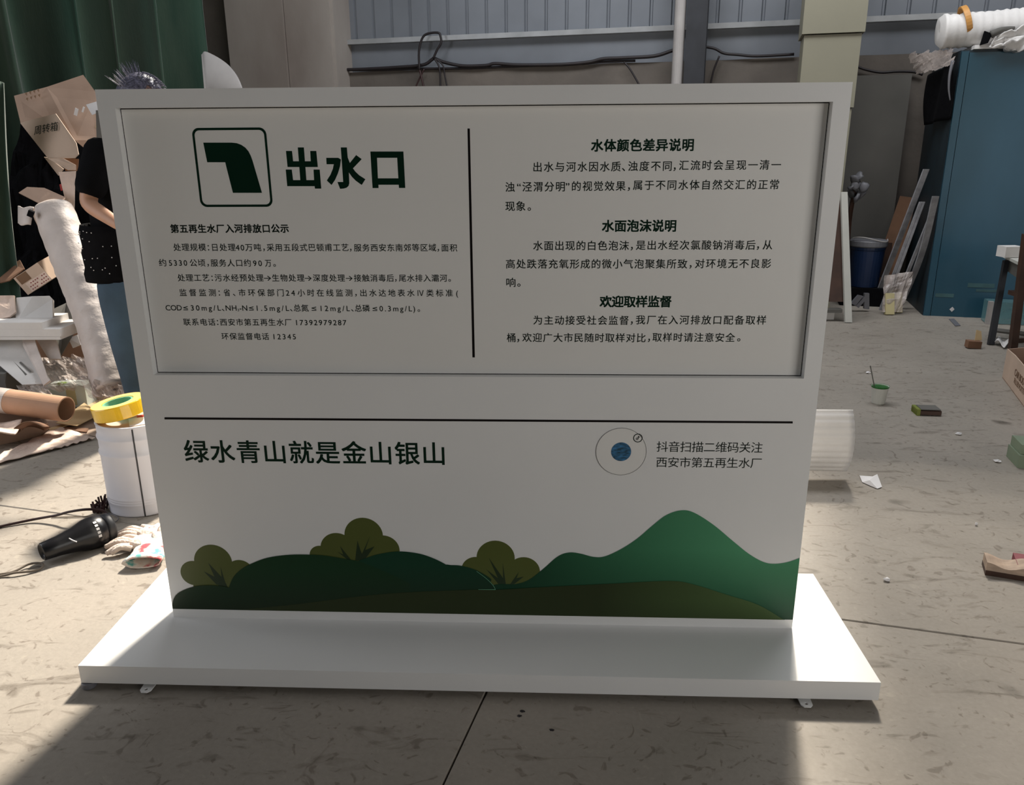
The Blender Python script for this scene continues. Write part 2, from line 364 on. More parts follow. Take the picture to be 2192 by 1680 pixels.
# steel column, pipe, beige column
a0, a1 = au(1467, 90, 6.2), au(1511, 90, 6.2)
col = thing('steel_column', RB((a0 + a1) / 2, 6.3), 'dark steel column against the metal wall beside a pale pipe', 'column')
for (x0, x1, b0, b1, nm) in ((a0, a1, 6.2, 6.215, 'flange'), ((a0 + a1) / 2 - 0.006, (a0 + a1) / 2 + 0.006, 6.215, 6.40, 'web'), (a0, a1, 6.40, 6.415, 'flange')):
    bm = NB(); rbox(bm, x0, x1, b0, b1, 0, 5.19); part(nm, bm, M['steel'], col)
c = W(1453, 90, 6.25); bm = NB(); lathe(bm, [(0, 0), (0.052, 0), (0.052, 5.19), (0, 5.19)], (c.x, c.y, 0), seg=20)
o = tag(done('drain_pipe', bm, M['pipe'], smooth=False), 'pale grey vertical pipe beside the dark steel column', 'pipe')
BC = 5.55
a0, a1 = au(1727, 20, BC), au(1851, 20, BC)
z1 = W(1790, 73, BC).z; z2 = W(1828, 233, BC).z
col = thing('beige_column', RB((a0 + a1) / 2, BC), 'square beige column of clad sections behind the sign at right', 'column')
for (lo, hi, g) in ((0.0, z2, 0.012), (z2 + 0.012, z1, 0.0), (z1 + 0.008, 3.3, -0.02)):
    bm = NB(); rbox(bm, a0 + g, a1 - g, BC + g, BC + 0.45 - g, lo, hi); part('cladding_section', bm, M['beige'], col, bevel=0.005)

# ------------------------------------------------------------------ curtain
def curtain_path(s):
    return Vector((-4.35 + 1.648 * s, 2.55 + 2.577 * s, 0))
bm = NB(); NS, NZ = 420, 26; g = []
dirn = Vector((1.95, 3.05, 0)).normalized(); nrm = Vector((dirn.y, -dirn.x, 0))
for i in range(NS + 1):
    s = i / NS; row = []
    for j in range(NZ + 1):
        t = j / NZ; z = 0.02 + t * 4.9
        ph = s * 3.059 * 2 * math.pi / 0.36 + 1.3 * math.sin(s * 17) + 0.35 * math.sin(z * 0.9 + s * 9)
        amp = 0.125 + 0.055 * math.sin(s * 23 + 1) + 0.012 * z
        d = amp * math.sin(ph) + 0.28 * amp * math.sin(2 * ph + 1.2 + 0.4 * z) + 0.04 * noise.noise(Vector((s * 14, z * 0.6, 3)))
        row.append(bm.verts.new(curtain_path(s) + nrm * d + dirn * (0.05 * math.cos(ph)) + Vector((0, 0, z))))
    g.append(row)
for i in range(NS):
    for j in range(NZ): bm.faces.new([g[i][j], g[i + 1][j], g[i + 1][j + 1], g[i][j + 1]])
cur = done('curtain', bm, M['curtain'], smooth=True)
md = cur.modifiers.new('thickness', 'SOLIDIFY'); md.thickness = 0.006
tag(cur, 'heavy dark green curtain hanging in deep folds at the left', 'curtain')
# ------------------------------------------------------------------ the sign
GZ, TH = 0.022 * S, 0.05985 * S
ZB = GZ + TH; HS = 1.62041 * S; ZT = ZB + HS
DEP = 0.11; REC = 0.027
IX0, IX1, IZ0, IZ1 = -0.952 * S, 0.955 * S, 0.9065 * S, 1.655 * S
sign = thing('information_sign', (0, 0.05, 0), 'large white free-standing notice board printed with green hills and Chinese text', 'sign')
def ringwall(bm, loop_a, loop_b):
    k = len(loop_a)
    for i in range(k): bm.faces.new([loop_a[i], loop_a[(i + 1) % k], loop_b[(i + 1) % k], loop_b[i]])
bm = NB()
W9 = 0.9
of = [bm.verts.new((x, 0, z)) for x, z in ((-W9, ZB), (W9, ZB), (W9, ZT), (-W9, ZT))]
ob = [bm.verts.new((x, DEP, z)) for x, z in ((-W9, ZB), (W9, ZB), (W9, ZT), (-W9, ZT))]
inf = [bm.verts.new((x, 0, z)) for x, z in ((IX0, IZ0), (IX1, IZ0), (IX1, IZ1), (IX0, IZ1))]
inb = [bm.verts.new((x, REC, z)) for x, z in ((IX0, IZ0), (IX1, IZ0), (IX1, IZ1), (IX0, IZ1))]
ringwall(bm, of, inf); ringwall(bm, inf, inb); ringwall(bm, of, ob); bm.faces.new(ob); bm.faces.new(list(reversed(inb)))
es = [e for e in bm.edges if e.calc_face_angle(0) > 0.6 and any(abs(v.co.y) < 1e-6 for v in e.verts)]
bmesh.ops.bevel(bm, geom=es, offset=0.0022, segments=2, affect='EDGES')
case = part('cabinet_body', bm, M['white'], sign)
g = 0.0022
bm = NB(); box(bm, ((IX0 + IX1) / 2, REC - 0.0016, (IZ0 + IZ1) / 2), (IX1 - IX0 - 2 * g, 0.003, IZ1 - IZ0 - 2 * g))
panel = part('text_panel', bm, M['panel'], sign)
# dark gasket seen in the gap round the panel
bm = NB()
for (cx, cz, sx, sz) in (((IX0 + IX1) / 2, IZ0 + 0.0012, IX1 - IX0 - 0.002, 0.002), ((IX0 + IX1) / 2, IZ1 - 0.0012, IX1 - IX0 - 0.002, 0.002), (IX0 + 0.0012, (IZ0 + IZ1) / 2, 0.002, IZ1 - IZ0 - 0.002), (IX1 - 0.0012, (IZ0 + IZ1) / 2, 0.002, IZ1 - IZ0 - 0.002)):
    box(bm, (cx, REC - 0.0012, cz), (sx, 0.002, sz))
part('panel_gasket', bm, M['line'], sign)
X0B, X1B, YF, YB = -(1 + 0.17095) * S, (1 + 0.17421) * S, -0.26253 * S, 0.34448 * S
bm = NB(); box(bm, ((X0B + X1B) / 2, (YF + YB) / 2, GZ + TH / 2 - 0.0), (X1B - X0B, YB - YF, TH))
base = part('base_plinth', bm, M['white'], sign, bevel=0.0025)
for u, v in ((313, 1477), (1726, 1508)):
    c = F(u, v, 0.006); w = 0.03
    bm = NB(); pts = []
    y1, y0 = YF + 0.03, c.y - 0.012
    outl = [(c.x - w / 2 - 0.002, y1), (c.x - w / 2, y0 + 0.008), (c.x - w / 2 + 0.007, y0), (c.x + w / 2 - 0.007, y0), (c.x + w / 2, y0 + 0.008), (c.x + w / 2 + 0.002, y1)]
    hole = [(c.x + 0.0045 * math.cos(t * math.pi / 6), c.y + 0.0045 * math.sin(t * math.pi / 6)) for t in range(12)]
    cu = bpy.data.curves.new('t', 'CURVE'); cu.dimensions = '2D'; cu.fill_mode = 'BOTH'; cu.extrude = 0.0015
    for lp in (outl, hole):
        sp = cu.splines.new('POLY'); sp.points.add(len(lp) - 1); sp.use_cyclic_u = True
        for i, q in enumerate(lp): sp.points[i].co = (*q, 0, 1)
    o = bpy.data.objects.new('t', cu); bm.from_mesh(o.to_mesh()); bpy.data.objects.remove(o)
    bm.transform(Matrix.Translation((0, 0, 0.0075))); part('mounting_tab', bm, M['white'], base)
for x in (-0.8, 0.0, 0.8):
    for y in (-0.12, 0.2):
        bm = NB(); lathe(bm, [(0, 0), (0.02, 0), (0.02, GZ), (0, GZ)], (x, y, 0), seg=16); part('levelling_foot', bm, M['steel'], base)
bm = NB(); c = F(184, 1475); lathe(bm, [(0, 0.001), (0.017, 0.001), (0.019, 0.003), (0.019, GZ - 0.004), (0.017, GZ - 0.002), (0, GZ - 0.002)], (c.x + 0.004, c.y + 0.012, 0), seg=28)
part('corner_pad', bm, M['lid'], base)

# --- print helpers on the sign's own planes
YP = REC - 0.0031
def PX(u, v, y=0.0):
    p = Y(u, v, y); return (p.x, p.z)
def arcpts(cx, cz, r, t0=0, t1=360, n=36): return [(cx + r * math.cos(math.radians(t0 + (t1 - t0) * i / n)), cz + r * math.sin(math.radians(t0 + (t1 - t0) * i / n))) for i in range(n + (0 if (t1 - t0) % 360 == 0 else 1))]
TXT = bpy.data.curves.new('txt', 'FONT'); TXO = bpy.data.objects.new('txt', TXT); C.objects.link(TXO)
TXT.fill_mode = 'BOTH' if False else 'FRONT'; TXT.resolution_u = 3
def glyph_mesh(s, em, sp, off):
    TXT.body = s; TXT.size = em; TXT.space_character = sp
    bpy.context.view_layer.update()
    dg = bpy.context.evaluated_depsgraph_get()
    me = TXO.evaluated_get(dg).to_mesh()
    xs = [v.co.x for v in me.vertices]
    return me, (min(xs), max(xs)) if xs else (0, 0)
PUNC = {'，': (0.16, -0.0), '、': (0.2, 0), '。': (0.22, 0), '：': (0.5, 0)}
def textline(name, segs, vL, vR, uL, uR, empx, y, m, parent, off=0.0):
    out = bmesh.new()
    for s, u0, u1 in segs:
        um = (u0 + (u1 if u1 else u0)) / 2
        v = vL + (vR - vL) * (um - uL) / (uR - uL)
        x0, z = PX(u0, v, y); x1 = PX(u1, v, y)[0] if u1 else None
        em = abs(PX(um, v - empx / 2, y)[1] - PX(um, v + empx / 2, y)[1])
        if s == '₃': em *= 0.5; s = '3'; z -= em * 0.55
        me, (a, b) = glyph_mesh(s, em, 1.0, off * em)
        if x1 is not None and len(s) > 1:
            w1 = b - a; me, (a2, b2) = glyph_mesh(s, em, 1.3, off * em); w2 = b2 - a2
            sp = 1.0 + 0.3 * ((x1 - x0) - w1) / max(1e-6, (w2 - w1)); me, (a, b) = glyph_mesh(s, em, sp, off * em)
        sx = 1.0
        if x1 is not None: sx = (x1 - x0) / max(1e-6, (b - a)); sx = min(1.3, max(0.75, sx)); tx = x0 - a * sx
        else: tx = x0 - (a + b) / 2
        tmp = bmesh.new(); tmp.from_mesh(me)
        tmp.transform(Matrix.Translation((tx, y, z - 0.385 * em)) @ Matrix.Rotation(math.pi / 2, 4, 'X') @ Matrix.Diagonal((sx, 1, 1, 1)))
        o_ = off * em   # stroke weight: the glyph laid over itself a hair apart
        shifts = [(-o_, -o_), (o_, o_), (-o_, o_), (o_, -o_)] + ([(0, 0), (0, o_), (0, -o_), (o_, 0), (-o_, 0)] if off > 0.02 else []) if off else [(0, 0)]
        px_, pz_ = 0, 0
        for k_, (dx, dz_) in enumerate(shifts):
            tmp.transform(Matrix.Translation((dx - px_, -0.00001, dz_ - pz_))); px_, pz_ = dx, dz_
            me2 = bpy.data.meshes.new('x'); tmp.to_mesh(me2); out.from_mesh(me2); bpy.data.meshes.remove(me2)
        tmp.free()
    return done(name, out, m, parent)
TY = YP - 0.0003
def TL(segs, vL, vR, em, m='ink', off=0.008, y=TY, par=None):
    us = [s[1] for s in segs]; ue = [s[2] or s[1] for s in segs]
    return textline('text_line', segs, vL, vR, min(us), max(ue) + 1e-3, em, y, M[m], par or panel, off)
TL([('第五再生水厂入河排放口公示', 365.3, 617.5)], 489, 489.6, 19.5, 'ink', 0.026)
TL([('处理规模', 371.2, 440.5), ('：', 446, None), ('日处理', 454.2, 503.8), ('40', 504.5, 522.5), ('万吨', 525, 558.8), ('，', 564.6, None), ('采用五段式巴顿甫工艺', 571, 745.8), ('，', 750.4, None), ('服务西安东南郊等区域', 757.7, 933.4), ('，', 938, None), ('面积', 945, 978.5)], 529, 530.3, 17.3)
TL([('约', 340, 355.7), ('5330', 361.5, 400.4), ('公顷', 406.4, 439), ('，', 445, None), ('服务人口约', 451, 536.7), ('90', 541.8, 560.4), ('万', 567.3, 580.5), ('。', 587.4, None)], 562, 563, 17.0)
TL([('处理工艺', 380.3, 447.4), ('：', 454, None), ('污水经预处理', 459.7, 563.7), ('→', 565, 580), ('生物处理', 582.5, 651.3), ('→', 652.5, 666.8), ('深度处理', 670, 738.1), ('→', 740.3, 754.4), ('接触消毒后', 757.7, 842.9), ('，', 847, None), ('尾水排入灞河', 853.8, 957), ('。', 962.4, None)], 594.2, 595.1, 16.8)
TL([('监督监测', 384.3, 461.5), ('：', 469.3, None), ('省', 478.8, 492.5), ('、', 500.7, None), ('市环保部门', 510.8, 607), ('24', 612, 631), ('小时在线监测', 637, 754), ('，', 761.7, None), ('出水达地表水', 771.4, 887.2), ('Ⅳ', 894, 907), ('类标准', 912.8, 969.3), ('(', 978.5, None)], 626, 627, 16.6)
TL([('COD', 354.4, 388.9), ('≤', 392, 404), ('30mg/L', 408.6, 472.4), ('、', 477, None), ('NH', 483, 506), ('₃', 509.5, None), ('-N', 512.6, 529), ('≤', 532.7, 545), ('1.5mg/L', 549.6, 618.4), ('、', 623, None), ('总氮', 628.5, 660.4), ('≤', 666.8, 679), ('12mg/L', 686.5, 748.5), ('、', 754, None), ('总磷', 759.5, 791.4), ('≤', 797.4, 809), ('0.3mg/L', 812.4, 881.8), (')', 886.4, None), ('。', 896.4, None)], 658, 660, 16.4)
TL([('联系电话', 392.7, 460.6), ('：', 465.7, None), ('西安市第五再生水厂', 471.2, 623.9), ('17392979287', 634, 741.2)], 689, 689.8, 16.2)
TL([('环保监督电话', 474.3, 575.5), ('12345', 585.6, 633)], 719.4, 720, 16.0)
TL([('水体颜色差异说明', 1266, 1484.5)], 312, 310.3, 28, 'inkg', 0.026)
TL([('出水与河水因水质', 1142, 1328.6), ('、', 1335, None), ('浊度不同', 1345, 1437.7), ('，', 1444.4, None), ('汇流时会呈现一清一', 1454, 1671.7)], 358.2, 352.4, 22.8)
TL([('浊', 1082, 1101.8), ('“', 1110.7, None), ('泾渭分明', 1118.4, 1209), ('”', 1215, None), ('的视觉效果', 1224.6, 1339), ('，', 1346.4, None), ('属于不同水体自然交汇的正常', 1355.5, 1667.2)], 400.2, 394.5, 22.6)
TL([('现象', 1082, 1124.6), ('。', 1133, None)], 441.2, 441, 22.4)
TL([('水面泡沫说明', 1289.3, 1446.9)], 483.6, 483, 27, 'inkg', 0.026)
TL([('水面出现的白色泡沫', 1141.6, 1346.4), ('，', 1352.7, None), ('是出水经次氯酸钠消毒后', 1361.7, 1616.9), ('，', 1623, None), ('从', 1633.3, 1653.4)], 526, 523.8, 22)
TL([('高处跌落充氧形成的微小气泡聚集所致', 1083.2, 1471.1), ('，', 1478.5, None), ('对环境无不良影', 1488.3, 1650.5)], 565.2, 563.7, 21.6)
TL([('响', 1084, 1103.4), ('。', 1110.8, None)], 604.4, 604, 21.2)
TL([('欢迎取样监督', 1284.3, 1437)], 645.3, 644.8, 26, 'inkg', 0.026)
TL([('为主动接受社会监督', 1142, 1345.7), ('，', 1352.5, None), ('我厂在入河排放口配备取样', 1361.4, 1640)], 685.3, 683.8, 21)
TL([('桶', 1085, 1103.4), ('，', 1109.3, None), ('欢迎广大市民随时取样对比', 1118.2, 1382), ('，', 1389.6, None), ('取样时请注意安全', 1397, 1573.4), ('。', 1582, None)], 722.4, 721.4, 20.6)
# title glyphs traced as strokes
def z6(x, y): return PX(x / 4.215 + 380, y / 4.215 + 240, TY)
def pl(pts): return [z6(*p) for p in pts]
title = [[pl([(1085, 318), (1140, 318), (1165, 640), (1110, 640)])],
 [pl([(978, 350), (1033, 350), (1043, 443), (1202, 443), (1197, 350), (1252, 350), (1266, 495), (993, 495)])],
 [pl([(976, 518), (1031, 518), (1043, 613), (1232, 613), (1227, 518), (1283, 518), (1297, 690), (1240, 690), (1237, 668), (990, 668)])],
 [pl([(1473, 318), (1528, 318), (1533, 380), (1545, 520), (1550, 640), (1544, 665), (1525, 682), (1500, 689), (1467, 692), (1443, 630), (1495, 630)])],
 [pl([(1342, 412), (1450, 412), (1474, 427), (1466, 490), (1448, 550), (1422, 610), (1390, 657), (1347, 617), (1380, 565), (1402, 510), (1410, 470), (1345, 470)])],
 [pl([(1534, 405), (1555, 458), (1612, 387), (1662, 424), (1583, 507), (1605, 537), (1640, 570), (1695, 605), (1662, 657), (1610, 620), (1575, 585), (1543, 540)])],
 [pl([(1740, 355), (2038, 355), (2055, 684), (1998, 684), (1996, 655), (1813, 655), (1814, 685), (1760, 685)]), pl([(1800, 412), (1982, 412), (1993, 597), (1808, 597)])]]
flat('title_text', title, TY, M['inkg'], panel)
# emblem
cs = [z6(130, 140), z6(797, 140), z6(862, 855), z6(205, 855)]
ex0 = (cs[0][0] + cs[3][0]) / 2; ex1 = (cs[1][0] + cs[2][0]) / 2; ez1 = (cs[0][1] + cs[1][1]) / 2; ez0 = (cs[2][1] + cs[3][1]) / 2
def rrect(x0, x1, z0, z1, r):
    return arcpts(x1 - r, z1 - r, r, 0, 90, 8) + arcpts(x0 + r, z1 - r, r, 90, 180, 8) + arcpts(x0 + r, z0 + r, r, 180, 270, 8) + arcpts(x1 - r, z0 + r, r, 270, 360, 8)
flat('emblem_frame', [[rrect(ex0, ex1, ez0, ez1, 0.017), rrect(ex0 + 0.0058, ex1 - 0.0058, ez0 + 0.0058, ez1 - 0.0058, 0.0125)]], TY, M['inkg'], panel)
flat('emblem_pipe', [[pl([(232, 275), (490, 275), (535, 280), (575, 295), (612, 320), (640, 353), (660, 392), (675, 432), (762, 728), (500, 728), (430, 452), (268, 452)])]], TY, M['inkg'], panel)
flat('divider_line', [[[PX(1000.7, 275, TY), PX(1005.7, 275, TY), PX(1016.5, 765, TY), PX(1011.3, 765, TY)]]], TY, M['line'], panel)
PY = -0.0004
flat('divider_line', [[[PX(352, 893, PY), PX(1697, 901.7, PY), PX(1697, 906.3, PY), PX(352, 897.6, PY)]]], PY, M['line'], case)
TL([('绿水青山就是金山银山', 394.7, 950.4)], 963.7, 966.9, 51.5, 'inkg', 0.013, PY, case)
TL([('抖音扫描二维码关注', 1405.7, 1632.8)], 955.6, 955.8, 24.5, 'ink', 0.0, PY, case)
TL([('西安市第五再生水厂', 1405, 1630.4)], 988.5, 989, 24, 'ink', 0.0, PY, case)
# round sticker
qx, qz = PX(1329.5, 966.5, PY); qr = (PX(1384, 966.5, PY)[0] - PX(1275, 966.5, PY)[0]) / 2
bm = NB(); lathe(bm, [(0, 0), (qr, 0), (qr, 0.0012), (0, 0.0012)], (qx, 0, qz), axis=(0, -1, 0), seg=48)
stk = part('round_sticker', bm, M['panel'], case)
sy = -0.0016
flat('sticker_outline', [[arcpts(qx, qz, qr), arcpts(qx, qz, qr - 0.0012)]], sy, M['grey'], stk)
flat('sticker_picture', [[arcpts(qx, qz, qr * 0.395)]], sy, M['pic'], stk)
nx, nzz = PX(1365.5, 937.5, sy)
flat('sticker_badge', [[arcpts(nx, nzz, 0.0125), arcpts(nx, nzz, 0.0103)], [arcpts(nx - 0.002, nzz - 0.0022, 0.0033, n=16), arcpts(nx - 0.002, nzz - 0.0022, 0.0016, n=16)], [[(nx + 0.0003, nzz - 0.002), (nx + 0.0019, nzz - 0.002), (nx + 0.0019, nzz + 0.0022), (nx + 0.0045, nzz + 0.0012), (nx + 0.0045, nzz + 0.0032), (nx + 0.0018, nzz + 0.006), (nx + 0.0003, nzz + 0.006)]]], sy - 0.0001, M['ink'], stk)
# --- printed landscape
def c7(x, y): return (x / 3.131 + 350, y / 3.131 + 880)
def c8(x, y): return (x / 2.884 + 1000, y / 2.884 + 880)
zbot = PX(1000, 1313.5, 0)[1]
def shape(pts, y): return [PX(u, v, y) for u, v in pts]
def sm2(pts, n=5):
    return [(p.x, p.y) for p in smooth_pts([(a, b, 0) for a, b in pts], n)]
XL, XR = -W9 + 0.0008, W9 - 0.0008
mg = gradmat('mountain_print_sheen', (0.005, 0.042, 0.018), (0.075, 0.30, 0.15), 0.10, 0.32, 0.12, 0.75)  # lighter right side paints a reflection sheen into the print colour
h1 = gradmat('hill_print_left', (0.010, 0.018, 0.006), (0.008, 0.040, 0.014), 0.07, 0.24)
h2 = gradmat('hill_print_middle', (0.009, 0.022, 0.008), (0.006, 0.045, 0.022), 0.10, 0.26)
h3 = gradmat('hill_print_front_sheen', (0.024, 0.036, 0.010), (0.09, 0.16, 0.05), 0.03, 0.16, 0.35, 0.95)  # brightening to the right is gloss reflection painted over the print
lay = [0.0004 + 0.00025 * i for i in range(12)]
def circ(c, p, r, n=40):
    """circle given by crop-pixel centre and radius"""
    x, z = PX(*c(p[0], p[1]), 0); x2, _ = PX(*c(p[0] + r, p[1]), 0); return arcpts(x, z, abs(x2 - x), n=n)
def tree(c, lobes, fill, spikes, k):
    sh = [[circ(c, p, r)] for p, r in lobes] + [[shape([c(*p) for p in fill], 0)]]
    # each lobe its own slight layer keeps the union clean
    o = flat('bush', sh, -lay[k], M['olive'], case)
    flat('branches', [[shape([c(*p) for p in s], 0)] for s in spikes], -lay[k + 1], M['branch'], o)
tree(c7, [((333, 1010), 127), ((205, 1085), 90), ((515, 1080), 92)], [(205, 1050), (515, 1050), (560, 1150), (480, 1200), (200, 1175)],
     [[(372, 1175), (300, 1015), (390, 1110), (383, 1040), (412, 1140), (432, 1180)], [(360, 1165), (270, 1072), (395, 1135)]], 0)
tree(c7, [((1342, 832), 129), ((1165, 918), 112), ((1050, 965), 70), ((1475, 930), 108)], [(1050, 960), (1165, 880), (1475, 900), (1560, 960), (1500, 1010), (1000, 1000)],
     [[(1285, 1000), (1300, 865), (1320, 930), (1350, 1000)], [(1310, 1000), (1385, 835), (1352, 930), (1415, 905), (1345, 1000)], [(1240, 1000), (1165, 940), (1205, 960), (1183, 903), (1265, 1005)]], 0)
tree(c8, [((176, 905), 118), ((55, 980), 90), ((350, 990), 100)], [(55, 950), (350, 950), (430, 1010), (300, 1080), (0, 1060)],
     [[(200, 1075), (118, 975), (190, 1030), (133, 903), (222, 1030), (220, 935), (240, 1075)], [(260, 1075), (320, 990), (305, 1030), (350, 1020), (280, 1075)]], 0)
def hill(name, crest, k, m, x_end=None, x_start=None):
    sh = shape(crest, 0)
    a = [(sh[0][0] if x_start is None else x_start, zbot)]; b = [(sh[-1][0] if x_end is None else x_end, zbot)]
    sh = [(min(max(x, XL), XR), max(z, zbot)) for x, z in sh]
    return flat(name, [[a + sh + b]], -lay[k], m, case)
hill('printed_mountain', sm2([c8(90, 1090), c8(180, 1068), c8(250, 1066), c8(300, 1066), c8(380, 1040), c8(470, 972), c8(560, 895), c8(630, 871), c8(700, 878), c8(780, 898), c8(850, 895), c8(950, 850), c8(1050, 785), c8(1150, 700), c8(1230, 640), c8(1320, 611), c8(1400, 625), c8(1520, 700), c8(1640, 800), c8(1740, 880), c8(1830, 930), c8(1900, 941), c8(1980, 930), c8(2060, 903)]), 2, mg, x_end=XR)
hill('printed_hill', sm2([c7(1850, 1100), c7(1880, 1032), c7(1930, 1030), c7(2000, 1035), c7(2100, 1065), c7(2192, 1120), c8(145, 1052), c8(165, 1075), c8(175, 1098)]), 3, h2)
hill('printed_hill', sm2([c7(1230, 1040), c7(1300, 1005), c7(1380, 975), c7(1450, 955), c7(1570, 938), c7(1700, 950), c7(1800, 980), c7(1900, 1030), c7(1990, 1100)]), 4, h2)
hill('printed_hill', sm2([c7(440, 1180), c7(470, 1110), c7(520, 1060), c7(590, 1020), c7(700, 980), c7(850, 960), c7(1000, 960), c7(1100, 968), c7(1230, 990), c7(1330, 1010), c7(1500, 1080), c7(1650, 1150)]), 5, h1)
hill('printed_hill', sm2([c7(60, 1300), c7(72, 1250), c7(110, 1210), c7(200, 1175), c7(300, 1164), c7(400, 1172), c7(520, 1200), c7(700, 1260)]), 6, h1, x_start=XL)
hill('printed_foreground', sm2([c7(500, 1330), c7(900, 1290), c7(1500, 1220), c7(2140, 1192), c8(176, 1100), c8(500, 1082), c8(900, 1062), c8(1250, 1046), c8(1400, 1068), c8(1600, 1130), c8(1800, 1195), c8(1960, 1290)]), 7, h3)
arc = sm2([c8(60, 985), c8(120, 1030), c8(160, 1070), c8(176, 1098)]); arc2 = [(u - 0.7, v + 0.5) for u, v in arc]
flat('hill_outline', [[shape(arc + arc2[::-1], 0)], [shape([c8(70, 1097), c8(176, 1097), c8(176, 1100), c8(70, 1099)], 0)]], -lay[8], M['core'], case)
bpy.data.objects.remove(TXO)

# ================================================================== left: pail, tape, nozzle, gloves
pc = F(290, 1100); pc = Vector((-1.447, 0.935, 0)); PR = 0.142
pail = thing('metal_pail', pc, 'pale enamelled metal paint pail with dark seam and roll of tape on lid', 'pail')
HP = 0.375
prof = [(0, 0.004), (PR - 0.004, 0.004), (PR - 0.002, 0.0), (PR, 0.006), (PR - 0.001, 0.012), (PR - 0.001, 0.03)]
for z in (0.05, 0.06, 0.07): prof += [(PR - 0.001, z - 0.003), (PR + 0.0008, z), (PR - 0.001, z + 0.003)]
prof += [(PR - 0.001, 0.24), (PR + 0.003, 0.252), (PR + 0.003, 0.258), (PR - 0.001, 0.264), (PR - 0.001, 0.305), (PR + 0.003, 0.317), (PR + 0.003, 0.322), (PR - 0.001, 0.328), (PR - 0.001, HP - 0.006), (PR + 0.002, HP - 0.002), (PR, HP), (PR - 0.006, HP)]
bm = NB(); lathe(bm, prof, pc, seg=64); o = part('pail_body', bm, M['pail'], pail, smooth=True)
bm = NB(); lathe(bm, [(0, HP - 0.010), (PR - 0.012, HP - 0.010), (PR - 0.010, HP - 0.003), (PR - 0.005, HP - 0.002), (PR - 0.005, HP - 0.014), (0, HP - 0.014)], pc, seg=48); lid = part('lid', bm, M['cardl'], pail)
sa = math.atan2(CL.y - pc.y, CL.x - pc.x) - 0.10
bm = NB(); p0 = pc + Vector((math.cos(sa), math.sin(sa), 0)) * (PR + 0.0005)
pts = [p0 + Vector((math.cos(sa), math.sin(sa), 0)) * d + Vector((0, 0, z)) for z, d in ((0.004, 0), (0.24, 0), (0.254, 0.003), (0.266, 0), (0.305, 0), (0.319, 0.003), (0.33, 0), (HP - 0.008, 0))]
tube(bm, pts, 0.0028, seg=6, sm=False); part('seam', bm, M['steel'], pail)
bm = NB(); box(bm, pc + Vector((0.055, -0.02, HP - 0.0085)), (0.12, 0.10, 0.002), (0, 0, 0.5)); lb = part('lid_label', bm, M['label'], pail)
bm = NB(); box(bm, pc + Vector((0.015, 0.03, HP - 0.0070)), (0.035, 0.03, 0.001), (0, 0, 0.5)); part('label_print', bm, M['redm'], lb)
# tape roll, leaning on the rim
tc = pc + Vector((-0.046, -0.012, HP + 0.042)); ax = Euler((math.radians(2), math.radians(-9), 0)).to_matrix() @ Vector((0, 0, 1))
tape = thing('tape_roll', tc - ax * 0.027, 'roll of yellow packing tape with green core lying on the pail', 'tape')
bm = NB(); lathe(bm, [(0.058, -0.027), (0.100, -0.027), (0.1015, -0.025), (0.1015, 0.025), (0.100, 0.027), (0.058, 0.027), (0.058, -0.027)], tc, ax, seg=56); tb = part('tape_winding', bm, M['tape'], tape)
bm = NB(); lathe(bm, [(0.060, 0.0272), (0.0985, 0.0272), (0.0985, 0.0278), (0.060, 0.0278), (0.060, 0.0272)], tc, ax, seg=48); part('tape_side', bm, M['tapes'], tape)
bm = NB(); lathe(bm, [(0.050, -0.026), (0.0575, -0.026), (0.0575, 0.026), (0.050, 0.026), (0.050, -0.026)], tc, ax, seg=40); part('core', bm, M['core'], tape)
# hand nozzle / vacuum
A = F(88, 1182, 0.045); B = F(226, 1130, 0.052); axd = (B - A).normalized(); L = (B - A).length
nz = thing('hand_vacuum', Vector((A.x, A.y, 0)), 'black handheld vacuum with tapering nozzle and pale lettering lying on the floor', 'vacuum')
bm = NB(); lathe(bm, [(0, 0.012), (0.024, 0.010), (0.028, 0.0), (0.032, 0.004), (0.036, L * 0.25), (0.045, L * 0.5), (0.058, L * 0.68), (0.062, L * 0.80), (0.060, L * 0.93), (0.050, L * 0.97), (0, L * 0.97)], A, axd, seg=32); part('nozzle_body', bm, M['black'], nz, smooth=True)
bm = NB(); lathe(bm, [(0, L * 0.96), (0.049, L * 0.96), (0.053, L * 1.0), (0.053, L * 1.07), (0.047, L * 1.10), (0.040, L * 1.085), (0, L * 1.085)], A, axd, seg=32); cp = part('end_cap', bm, M['steel'], nz, smooth=True)
bm = NB(); lathe(bm, [(0, L * 1.086), (0.032, L * 1.086), (0.032, L * 1.094), (0, L * 1.094)], A, axd, seg=24); part('cap_disc', bm, M['label'], cp)
TXT = bpy.data.curves.new('txt', 'FONT'); TXO = bpy.data.objects.new('txt', TXT); C.objects.link(TXO)
def word(name, s, size, loc, xdir, ndir, m, parent, thick=0.0004):
    TXT.body = s; TXT.size = size; TXT.extrude = thick; TXT.align_x = 'CENTER'; TXT.align_y = 'CENTER'; bpy.context.view_layer.update()
    me = bpy.data.meshes.new_from_object(TXO.evaluated_get(bpy.context.evaluated_depsgraph_get()))
    x = Vector(xdir).normalized(); n = Vector(ndir).normalized(); y = n.cross(x).normalized(); x = y.cross(n)
    me.transform(Matrix.Translation(Vector(loc)) @ Matrix((x, y, n)).transposed().to_4x4())
    return link(name, me, m, parent)
cc = A + axd * L * 0.80; toc = (CL - cc).normalized(); side = (toc - axd * toc.dot(axd)).normalized()
for k, ch in enumerate('EVEI'[:4]):
    pass
bm = NB()
